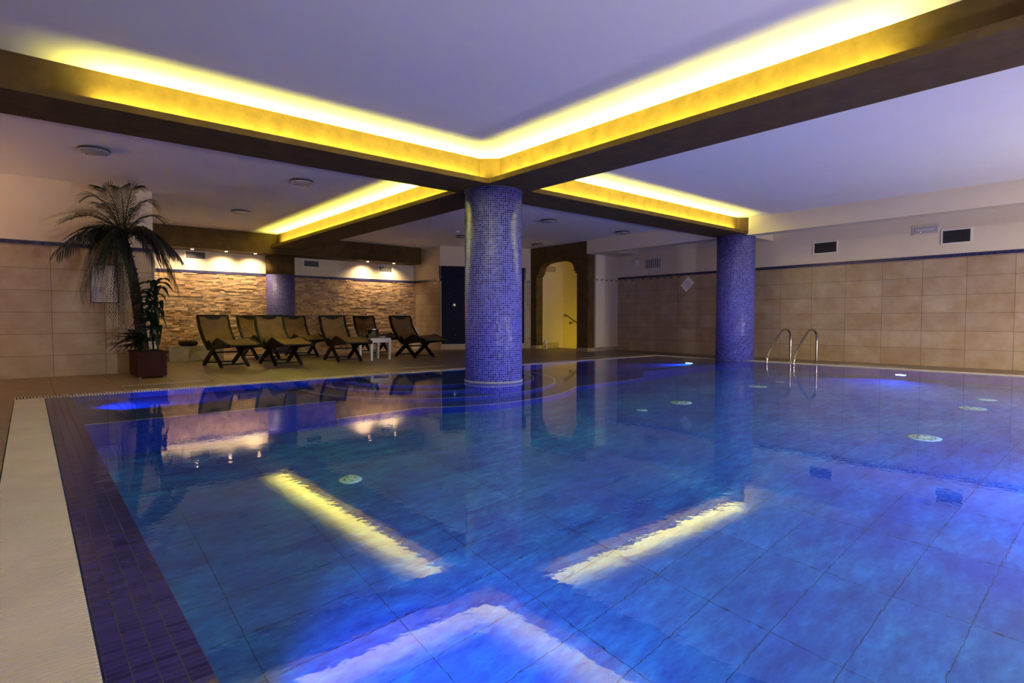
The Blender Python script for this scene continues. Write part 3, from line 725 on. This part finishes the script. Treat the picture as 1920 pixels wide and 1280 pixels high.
sw = obj('push_button', bbox(bx - 0.035, bx + 0.035, -0.042, -0.03, 1.0, 1.075, 0.004), M_grey, t); obj('indicator', bbox(bx - 0.014, bx + 0.014, -0.046, -0.042, 1.024, 1.052), M_green, sw)
bm = new(); lathe(bm, [(0.001, 0.02), (0.014, 0.016), (0.018, 0)], 14); bmesh.ops.rotate(bm, matrix=Matrix.Rotation(math.pi / 2, 3, 'X'), verts=bm.verts); bmesh.ops.translate(bm, vec=(bx + 0.01, -0.03, 0.24), verts=bm.verts); obj('tap', bm, M_steel, t, True)
obj('foot_bracket', bbox(-0.48, -0.455, -0.02, 0.0, -0.14, -0.02), M_white, t)

# cream pedestal in the corner
t = thing('pedestal', 'narrow cream pedestal in the corner behind the rightmost lounger', 'pedestal', (8.0, 13.45, 0))
obj('body', bbox(-0.06, 0.06, -0.08, 0.08, 0, 0.56, 0.006), M_paint, t); obj('cap', bbox(-0.07, 0.07, -0.09, 0.09, 0.56, 0.59, 0.006), M_paint, t)

# ------------------------------------------------------------------ ceiling discs
DL = ['round grey ceiling light nearest the left edge of the photo', 'round pale ceiling light in the middle of the left bay', 'smaller round ceiling light in front of the alcove beam', 'round ceiling light just right of the central column',
      'round ceiling light farther right, before the right wall bulkhead', 'round ceiling light above the top left corner of the arch', 'round ceiling light half hidden by the central column on its left']
for i, (x, y) in enumerate(((0.616, 8.01), (2.946, 7.97), (2.922, 10.88), (7.764, 8.01), (10.03, 8.02), (10.0, 10.74), (7.70, 10.80))):
    t = thing('ceiling_light', DL[i], 'light', (x, y, CZ), group='unlit round ceiling lights')
    bm = new(); lathe(bm, [(0.11, 0), (0.11, -0.012), (0.152, -0.012), (0.155, -0.03), (0.148, -0.033)], 40); obj('body', bm, M_dgrey, t, True, angle=0.6)
    bm = new(); lathe(bm, [(0.15, -0.031), (0.15, -0.040), (0.13, -0.048), (0.001, -0.052)], 40); obj('disc', bm, M_paint if i in (1, 2) else M_grey, t, True, angle=0.6)
    for k in range(4):
        a = 0.5 + math.pi / 2 * k; bm = new(); lathe(bm, [(0.007, -0.05), (0.007, -0.043), (0.005, -0.056)], 8)
        bmesh.ops.translate(bm, vec=(0.132 * math.cos(a), 0.132 * math.sin(a), 0.0), verts=bm.verts); obj('screw', bm, M_dgrey, t)
t = thing('smoke_detector', 'small white smoke detector on the ceiling left of the central column', 'detector', (7.2, 10.31, CZ))
bm = new(); lathe(bm, [(0.055, 0), (0.055, -0.02), (0.04, -0.038), (0.001, -0.042)], 24); obj('housing', bm, M_white, t, True)
bm = new(); lathe(bm, [(0.045, -0.024), (0.056, -0.024), (0.056, -0.028), (0.045, -0.028)], 24, caps=False); obj('slot_ring', bm, M_dgrey, t)
for i, x in enumerate((2.3, 8.6)):  # stands for the added ceiling-brightening uplights, out of view
    t = thing('floor_uplighter', ['floor uplighter on the near deck, left', 'floor uplighter on the near deck, right'][i], 'lamp', (x, -2.3, 0))
    bm = new(); lathe(bm, [(0.12, 0), (0.12, 0.02), (0.02, 0.03), (0.02, 0.25), (0.16, 0.36), (0.15, 0.36), (0.02, 0.27)], 24, caps=False); obj('stand', bm, M_dgrey, t, True, angle=0.6)
for i, x in enumerate((1.5, 8.0)):  # housings for the guessed lamps, out of view
    t = thing('ceiling_lamp', ['square lit ceiling lamp over the near left end of the pool', 'square lit ceiling lamp over the near right end of the pool'][i], 'lamp', (x, -3.0, CZ))
    obj('housing', bbox(-0.27, 0.27, -0.27, 0.27, -0.04, 0), M_grey, t); obj('diffuser', bbox(-0.25, 0.25, -0.25, 0.25, -0.05, -0.04), M_guesslamp, t)
t = thing('wall_sconce', 'warm uplighter on the far left wall', 'lamp', (-2.688, 9.3, 1.95))
bm = new(); lathe(bm, [(0.02, -0.12), (0.13, 0.06), (0.125, 0.06), (0.02, -0.1)], 24); bmesh.ops.translate(bm, vec=(0.14, 0, 0), verts=bm.verts); obj('bowl', bm, M_paint, t, True)

# ------------------------------------------------------------------ sun loungers
LW = 0.52
prof = spline([(0, 0.515, 0.86), (0, 0.455, 0.755), (0, 0.40, 0.645), (0, 0.20, 0.455), (0, -0.035, 0.315)], 5) + spline([(0, -0.10, 0.335), (0, -0.28, 0.405), (0, -0.485, 0.48)], 4) + spline([(0, -0.54, 0.472), (0, -0.75, 0.432), (0, -0.985, 0.385)], 4)
def make_lounger(seed, label):
    t = thing('sun_lounger', label, 'sun lounger', group='folding sun loungers by the stone wall')
    for s in (-1, 1):
        bm = new()
        for part in (prof[:21], prof[20:30], prof[29:]):
            ring = []
            for i, p in enumerate(part):
                d = (part[min(i + 1, len(part) - 1)] - part[max(i - 1, 0)]).normalized(); nrm = Vector((0, -d.z, d.y)) * (1 if d.y < 0 else -1)
                if nrm.z < 0: nrm = -nrm
                x0 = s * (LW / 2 - 0.012)
                ring.append([bm.verts.new((x0 + a * 0.019, p.y + nrm.y * c, p.z + nrm.z * c)) for a, c in ((-1, -0.04), (1, -0.04), (1, 0.014), (-1, 0.014))])
            for a, b_ in zip(ring, ring[1:]):
                for k in range(4): bm.faces.new((a[k], a[(k + 1) % 4], b_[(k + 1) % 4], b_[k]))
            bm.faces.new(ring[0]); bm.faces.new(ring[-1][::-1])
        obj('side_rail', bm, M_wood, t)
        bm = new(); xs = s * (LW / 2 - 0.012); prism(bm, [(-0.02, 0.295), (-0.485, 0.462), (-0.96, 0.375), (-0.90, 0.345), (-0.05, 0.275)], 'x', xs - 0.010, xs + 0.010); obj('side_panel', bm, M_wood, t)
    # sling cloth
    rnd = random.Random(seed); ph = [rnd.uniform(0, 6) for _ in range(6)]
    bm = new(); nx = 12; g = []
    for i, p in enumerate(prof):
        row = []
        for k in range(nx + 1):
            u = k / nx; x = (u - 0.5) * (LW - 0.05); sag = 0.020 * math.sin(math.pi * u)
            wr = 0.004 * math.sin(9 * u + i * 0.8 + ph[0]) + 0.003 * math.sin(17 * u - i * 1.1 + ph[1])
            d = (prof[min(i + 1, len(prof) - 1)] - prof[max(i - 1, 0)]).normalized(); nrm = Vector((0, -d.z, d.y)); nrm = nrm if nrm.z > 0 else -nrm
            q = p + nrm * (0.006 - sag + wr); row.append(bm.verts.new((x, q.y, q.z)))
        g.append(row)
    for a, b_ in zip(g, g[1:]):
        for k in range(nx): bm.faces.new((a[k], a[k + 1], b_[k + 1], b_[k]))
    bmesh.ops.solidify(bm, geom=bm.faces[:], thickness=0.005)
    obj('sling', bm, M_canvas, t, True)
    bm = new(); bar(bm, (-LW / 2, 0.52, 0.868), (LW / 2, 0.52, 0.868), 0.026, 0.036); obj('top_bar', bm, M_wood, t)
    bm = new(); bar(bm, (-LW / 2 + 0.01, -0.99, 0.375), (LW / 2 - 0.01, -0.99, 0.375), 0.024, 0.022); obj('foot_bar', bm, M_wood, t)
    bm = new(); prism(bm, [(0.13 * math.cos(a), 0.858 + 0.058 * math.sin(a)) for a in [math.pi + math.pi * k / 12 for k in range(13)]], 'y', 0.470, 0.492); obj('carry_handle', bm, M_wood, t)
    for s in (-1, 1):
        x = s * (LW / 2 - 0.045)
        for p0, p1 in (((x, -0.53, 0.025), (x, 0.10, 0.41)), ((x + s * 0.027, 0.245, 0.025), (x + s * 0.027, -0.53, 0.455))):
            bm = new(); bar(bm, p0, p1, 0.030, 0.074, (1, 0, 0)); lg = obj('leg', bm, M_wood, t)
            bm = new(); box(bm, p0[0] - 0.016, p0[0] + 0.016, p0[1] - 0.035, p0[1] + 0.035, 0, 0.03); obj('foot_pad', bm, M_wood, lg)
        bm = new(); lathe(bm, [(0.001, 0.006), (0.010, 0.004), (0.011, 0)], 10); bmesh.ops.rotate(bm, matrix=Matrix.Rotation(-s * math.pi / 2, 3, 'Y'), verts=bm.verts)
        bmesh.ops.translate(bm, vec=(x + s * 0.04, -0.14, 0.245), verts=bm.verts)
        obj('pivot_bolt', bm, M_steel, t)
    for y, z in ((-0.51, 0.05), (0.225, 0.05), (-0.145, 0.24)):
        bm = new(); bar(bm, (-LW / 2 + 0.03, y, z), (LW / 2 - 0.03, y, z), 0.022, 0.026); obj('stretcher', bm, M_wood, t)
    return t
LS = [('front row lounger nearest the planter, olive sling, leftmost of all', 2.575, 10.78, 5), ('front row lounger second from the planter, olive sling', 3.425, 10.535, 0), ('front row lounger beside the white table, on its left', 4.655, 10.665, -5),
      ('front row lounger right of the white table, rightmost of all', 6.26, 10.685, -1), ('back row lounger by the stone wall, leftmost, behind the second front one', 3.64, 12.42, 3), ('back row lounger standing in front of the wall pillar', 4.535, 12.515, -4), ('back row lounger behind the white table and ice bucket', 6.195, 12.42, -5)]
for i, (lb, x, y, a) in enumerate(LS):
    t = make_lounger(i + 3, lb); t.location = (x, y, 0); t.rotation_euler = (0, 0, math.radians(a))

# ------------------------------------------------------------------ white side table, bucket, bottle
tx, ty = 5.24, 10.39
t = thing('side_table', 'small white plastic table between two front loungers', 'table', (tx, ty, 0), 0.10)
obj('table_top', bbox(-0.235, 0.235, -0.235, 0.235, 0.405, 0.43, 0.006), M_white, t)
bm = new()
for s in (-1, 1): box(bm, -0.215, 0.215, s * 0.217 - 0.008, s * 0.217 + 0.008, 0.345, 0.405); box(bm, s * 0.217 - 0.008, s * 0.217 + 0.008, -0.215, 0.215, 0.345, 0.405)
obj('apron', bm, M_white, t)
for sx in (-1, 1):
    for sy in (-1, 1):
        bm = new(); A = [(-0.026, -0.026), (0.026, -0.026), (0.026, 0.026), (-0.026, 0.026)]
        lo = [bm.verts.new((sx * 0.205 + a * 0.75, sy * 0.205 + b_ * 0.75, 0)) for a, b_ in A]; hi = [bm.verts.new((sx * 0.205 + a * 1.25, sy * 0.205 + b_ * 1.25, 0.40)) for a, b_ in A]
        bm.faces.new(lo[::-1]); bm.faces.new(hi)
        for k in range(4): bm.faces.new((lo[k], lo[(k + 1) % 4], hi[(k + 1) % 4], hi[k]))
        obj('leg', bm, M_white, t)
bxy = (tx - 0.02, ty + 0.03)
t = thing('ice_bucket', 'steel ice bucket standing on the white side table', 'bucket', (*bxy, 0.43))
bm = new(); lathe(bm, [(0.001, 0.0), (0.075, 0.0), (0.082, 0.01), (0.118, 0.17), (0.125, 0.172), (0.125, 0.18), (0.112, 0.178), (0.076, 0.015), (0.001, 0.012)], 32, caps=False); obj('bucket_body', bm, M_steel, t, True, angle=0.8)
for s in (-1, 1):
    bm = new(); tube(bm, [(s * (0.115 + 0.02 * math.sin(a)), 0.025 * math.cos(a), 0.14) for a in [math.pi * k / 10 for k in range(11)]], 0.005, 6); obj('handle', bm, M_steel, t, True)
t = thing('wine_bottle', 'dark wine bottle leaning in the ice bucket', 'bottle', (bxy[0] + 0.01, bxy[1], 0.446)); t.rotation_euler = (0, math.radians(9), 0)
bm = new(); lathe(bm, [(0.001, 0), (0.036, 0.0), (0.036, 0.15), (0.03, 0.175), (0.014, 0.205), (0.013, 0.27), (0.001, 0.272)], 20); obj('bottle_body', bm, M_bottle, t, True, angle=0.9)
bm = new(); lathe(bm, [(0.0145, 0.215), (0.0145, 0.274), (0.001, 0.276)], 16, caps=False); obj('foil', bm, M_black, t, True)
t = thing('glass_dish', 'low pale dish beside the ice bucket on the table', 'dish', (tx + 0.13, ty - 0.06, 0.43))
bm = new(); lathe(bm, [(0.001, 0), (0.05, 0), (0.085, 0.03), (0.082, 0.031), (0.048, 0.005), (0.001, 0.005)], 24, caps=False); obj('dish_body', bm, M_glassy, t, True)

# ------------------------------------------------------------------ stone plinth with bowl
t = tag(obj('stone_plinth', bbox(-0.47, 0.47, -0.18, 0.18, 0, 0.29, 0.006), M_plinth), 'low beige stone plinth behind the planter against the stone wall', 'plinth'); t.location = (2.46, 12.42, 0)
t = thing('bowl', 'dark round bowl on the low stone plinth', 'bowl', (2.34, 12.40, 0.29))
bm = new(); lathe(bm, [(0.001, 0), (0.12, 0.0), (0.16, 0.025), (0.17, 0.06), (0.155, 0.085), (0.14, 0.088), (0.13, 0.06), (0.001, 0.03)], 28, caps=False); obj('bowl_body', bm, M_black, t, True)
bm = new(); lathe(bm, [(0.156, 0.07), (0.168, 0.074), (0.15, 0.092), (0.14, 0.09)], 28, caps=False); obj('rim', bm, M_wood, t, True)

# ------------------------------------------------------------------ framed notice on the left wall
t = thing('framed_notice', 'framed white notice on the left wall behind the palm', 'picture frame', (0.855, YL - 0.012, 1.32))
W, H = 0.335, 0.565
bm = new()
for a, b_, c_, d_ in ((-W / 2, W / 2, H / 2 - 0.014, H / 2), (-W / 2, W / 2, -H / 2, -H / 2 + 0.014), (-W / 2, -W / 2 + 0.014, -H / 2, H / 2), (W / 2 - 0.014, W / 2, -H / 2, H / 2)): box(bm, a, b_, -0.025, 0, c_, d_)
obj('frame', bm, plain('frame_wood', (0.10, 0.04, 0.03), 0.4), t)
obj('paper', bbox(-W / 2 + 0.014, W / 2 - 0.014, -0.010, -0.004, -H / 2 + 0.014, H / 2 - 0.014), M_paper, t)
bm = new()
for k in range(9): box(bm, -0.11, 0.02 + 0.08 * ((k * 7) % 5) / 5, -0.0115, -0.010, -0.24 + k * 0.022, -0.24 + k * 0.022 + 0.004)
obj('print', bm, M_ink, t)

# ------------------------------------------------------------------ planter and plants
px0, px1, py0, py1 = 1.10, 1.445, 9.06, 9.86
t = thing('planter', 'red-brown wooden planter box holding the tall palm', 'planter', ((px0 + px1) / 2, (py0 + py1) / 2, 0))
hx, hy = (px1 - px0) / 2, (py1 - py0) / 2
obj('box', bbox(-hx, hx, -hy, hy, 0.02, 0.335, 0.006), M_pot, t)
bm = new()
for a, b_, c_, d_ in ((-hx - 0.02, hx + 0.02, -hy - 0.02, -hy + 0.03), (-hx - 0.02, hx + 0.02, hy - 0.03, hy + 0.02), (-hx - 0.02, -hx + 0.03, -hy + 0.03, hy - 0.03), (hx - 0.03, hx + 0.02, -hy + 0.03, hy - 0.03)): box(bm, a, b_, c_, d_, 0.335, 0.36)
obj('rim', bm, M_pot, t); obj('soil', bbox(-hx + 0.03, hx - 0.03, -hy + 0.03, hy - 0.03, 0.335, 0.348), M_soil, t)
for sx in (-1, 1):
    for sy in (-1, 1): obj('foot', bbox(sx * (hx - 0.03) - 0.02, sx * (hx - 0.03) + 0.02, sy * (hy - 0.03) - 0.02, sy * (hy - 0.03) + 0.02, 0, 0.02), M_dgrey, t)

def at(x, y, Y):
    """point of the sight line through pixel (x, y) at the depth plane Y"""
    d = _r3 * ((x - 960) / F_PX) - _u3 * ((y - 640) / F_PX) + _f2
    k = Y / d.y
    return Vector((0, 0, CAM_H)) + d * k

rnd = random.Random(5)
palm = thing('palm_tree', 'tall indoor palm with drooping dark fronds in the planter', 'palm', (1.215, 9.36, 0.345))
O = Vector(palm.location)
crown = at(232, 452, 9.32)
tr = spline([O + Vector((0, 0, 0)), O.lerp(crown, 0.35) + Vector((0.02, 0, 0)), O.lerp(crown, 0.7) + Vector((0.03, 0, 0)), crown], 8)
bm = new(); tube(bm, [p - O for p in tr], [0.072 - 0.02 * i / len(tr) for i in range(len(tr))], 14)
for i in range(70):     # old leaf stubs
    k = rnd.randrange(6, len(tr) - 1); a = rnd.uniform(0, 6.28); p = tr[k] - O; d = Vector((math.cos(a), math.sin(a), 0.9)).normalized(); q = p + Vector((math.cos(a), math.sin(a), 0)) * 0.045
    bar(bm, q, q + d * 0.045, 0.02, 0.008)
obj('trunk', bm, M_bark, palm, True, angle=0.7)

def frond(base, tip, lift):
    """arching rachis with two rows of leaflets; upright fronds are stiff and open, hanging ones dense and limp"""
    out = tip - base; up = out.z > -0.12
    n, leaflet, wid, limp = (27, 0.27, 0.0062, 0.35) if up else (46, 0.30, 0.0085, 1.0)
    bm = new(); ctrl = base + Vector((out.x * 0.40, out.y * 0.40, max(out.z, 0) * 0.8 + lift))
    P = [base * (1 - s) ** 2 + ctrl * 2 * s * (1 - s) + tip * s * s for s in [k / 24 for k in range(25)]]
    for p in P: p.z = min(p.z, CZ - 0.03)
    tube(bm, [p - O for p in P], [0.009 - 0.007 * k / 24 for k in range(25)], 6)
    spin = rnd.uniform(-0.4, 0.4)
    for k in range(n):
        s = 0.16 + 0.84 * k / (n - 1); f = s * 24; i = min(int(f), 23); p = P[i].lerp(P[i + 1], f - i); d = (P[i + 1] - P[i]).normalized()
        side = d.cross(Vector((0, 0, 1)))
        side = side.normalized() if side.length > 0.05 else Vector((1, 0, 0))
        side = Matrix.Rotation(spin, 3, d) @ side
        L = leaflet * (0.40 + 0.60 * math.sin(math.pi * min(1, 0.15 + s * 0.80))) * rnd.uniform(0.75, 1.15)
        for sg in (-1, 1):
            if k == n - 1 and sg == 1: continue
            v = (d * ((0.85 if up else 0.62) + 0.75 * max(0.0, -d.z)) + side * sg * 0.70 + Vector((0, 0, 0.05))).normalized()
            q0 = p; q1 = p + v * L * 0.45 + Vector((0, 0, -0.10 * L * limp)); q2 = p + v * L * (0.86 - 0.14 * limp) + Vector((0, 0, -0.42 * L * limp)); q3 = p + v * L * (1.05 - 0.2 * limp) + Vector((0, 0, -0.72 * L * limp))
            for q in (q1, q2, q3):
                q.y = min(q.y, YL - 0.02); q.z = min(q.z, CZ - 0.015)
            wv = d * wid; A = [bm.verts.new(x - O) for x in (q0 - wv * 0.6, q0 + wv * 0.6, q1 + wv, q1 - wv, q2 + wv * 0.8, q2 - wv * 0.8, q3)]
            bm.faces.new(A[:4]); bm.faces.new((A[3], A[2], A[4], A[5])); bm.faces.new((A[5], A[4], A[6]))
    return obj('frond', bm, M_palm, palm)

FR = [  # tip pixel x, y, depth plane, lift
    ((158, 372), 9.45, 0.30), ((190, 352), 9.15, 0.22), ((226, 352), 9.55, 0.18), ((258, 350), 9.25, 0.20), ((287, 384), 9.30, 0.30), ((310, 418), 9.05, 0.32),
    ((338, 482), 9.15, 0.42), ((334, 540), 9.35, 0.52), ((300, 500), 8.85, 0.42), ((118, 412), 9.30, 0.28), ((140, 398), 9.75, 0.22), ((110, 468), 9.10, 0.36),
    ((150, 545), 9.05, 0.50), ((172, 560), 9.55, 0.46), ((205, 590), 8.80, 0.50), ((232, 610), 8.95, 0.48), ((150, 440), 9.90, 0.30), ((180, 385), 9.80, 0.22),
    ((262, 395), 9.85, 0.22), ((290, 455), 9.75, 0.36), ((205, 430), 8.55, 0.30), ((255, 430), 8.60, 0.30), ((180, 500), 8.75, 0.42),
    ((160, 520), 9.25, 0.48), ((188, 548), 9.15, 0.50), ((212, 560), 9.35, 0.50), ((325, 510), 9.30, 0.46), ((316, 470), 9.00, 0.40), ((222, 640), 9.05, 0.46), ((130, 440), 9.05, 0.32)]
for (px, yy, lf) in FR:
    frond(crown + Vector((rnd.uniform(-.02, .02), rnd.uniform(-.02, .02), rnd.uniform(-0.05, 0.05))), at(px[0], px[1], yy), lf)

def strap_leaf(bm, base, tip, lift, w, org, n=9):
    ctrl = base.lerp(tip, 0.5) + Vector((0, 0, lift)); prev = None
    for k in range(n + 1):
        s = k / n; p = base * (1 - s) ** 2 + ctrl * 2 * s * (1 - s) + tip * s * s; d = (2 * (1 - s) * (ctrl - base) + 2 * s * (tip - ctrl)).normalized()
        side = d.cross(Vector((0, 0, 1))); side = side.normalized() if side.length > 0.05 else Vector((0.8, -0.6, 0))
        ww = w * (0.25 + 0.75 * math.sin(math.pi * min(1, s * 0.85 + 0.12))) * (1 - s ** 4 * 0.95)
        up = side.cross(d).normalized() * ww * 0.25
        cur = [bm.verts.new(x - org) for x in (p - side * ww / 2 + up, p, p + side * ww / 2 + up)]
        if prev:
            bm.faces.new((prev[0], prev[1], cur[1], cur[0])); bm.faces.new((prev[1], prev[2], cur[2], cur[1]))
        prev = cur
dr = thing('dracaena', 'broad leaved green plant at the right of the palm trunk', 'plant', (1.375, 9.30, 0.345)); O2 = Vector(dr.location)
bm = new(); tube(bm, spline([(0, 0, 0), (0.01, 0.01, 0.4), (-0.005, 0.0, 0.95)], 6), 0.014, 8); tube(bm, spline([(-0.04, 0.05, 0), (-0.06, 0.05, 0.3), (-0.05, 0.06, 0.6)], 6), 0.012, 8); obj('cane', bm, M_bark, dr, True)
bm = new()
TIPS = [((322, 533), 0.16), ((326, 549), 0.14), ((314, 571), 0.13), ((318, 560), 0.16), ((313, 618), 0.22), ((302, 632), 0.18), ((298, 600), 0.2), ((262, 548), 0.14), ((275, 533), 0.1), ((250, 575), 0.15), ((268, 600), 0.2), ((296, 652), 0.15), ((280, 640), 0.2), ((306, 588), 0.2), ((255, 620), 0.2), ((290, 570), 0.2), ((272, 570), 0.15), ((300, 545), 0.12), ((258, 590), 0.2), ((246, 600), 0.15), ((285, 610), 0.2), ((262, 640), 0.2), ((278, 590), 0.22), ((248, 548), 0.15), ((290, 625), 0.2), ((240, 620), 0.2), ((270, 655), 0.15), ((255, 560), 0.12), ((283, 548), 0.14), ((308, 604), 0.18)]
for i, (q, lf) in enumerate(TIPS):
    b0 = O2 + Vector((0.0, 0, rnd.uniform(0.35, 0.95)))
    tp = at(q[0], q[1], 9.30 + rnd.uniform(-0.25, 0.2)); b0.z = max(0.5, min(b0.z + O2.z, tp.z + 0.12, 1.28)); strap_leaf(bm, b0, tp, lf, 0.085, O2)
for i in range(34):
    tp = at(rnd.uniform(240, 303), rnd.uniform(545, 652), 9.30 + rnd.uniform(-0.2, 0.25)); b0 = O2 + Vector((rnd.uniform(-0.07, 0.03), rnd.uniform(-0.05, 0.1), 0)); b0.z = max(0.42, tp.z - 0.02)
    strap_leaf(bm, b0, tp, rnd.uniform(0.08, 0.2), 0.07, O2)
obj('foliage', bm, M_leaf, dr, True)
fp = thing('leafy_plant', 'low spreading dark leafy plant at the left side of the planter', 'plant', (1.19, 9.30, 0.345)); O3 = Vector(fp.location)
bm = new(); tube(bm, [(0, 0, 0), (0, 0, 0.12)], 0.016, 8); obj('stem', bm, M_bark, fp, True)
bm = new()
for i in range(46):
    q = (rnd.uniform(200, 262), rnd.uniform(612, 668)); tp = at(*q, 9.3 + rnd.uniform(-0.3, 0.3)); strap_leaf(bm, O3 + Vector((rnd.uniform(-.03, .03), rnd.uniform(-.03, .03), rnd.uniform(0.05, 0.22))), tp, rnd.uniform(0.05, 0.16), 0.05, O3, 6)
obj('foliage', bm, M_palm, fp, True)
bm = new(); strap_leaf(bm, O3 + Vector((0.08, -0.1, 0.15)), at(222, 628, 8.95), 0.12, 0.10, O3); strap_leaf(bm, O3 + Vector((0.03, -0.1, 0.15)), at(262, 632, 8.9), 0.10, 0.09, O3); obj('broad_leaf', bm, M_leaf, fp, True)
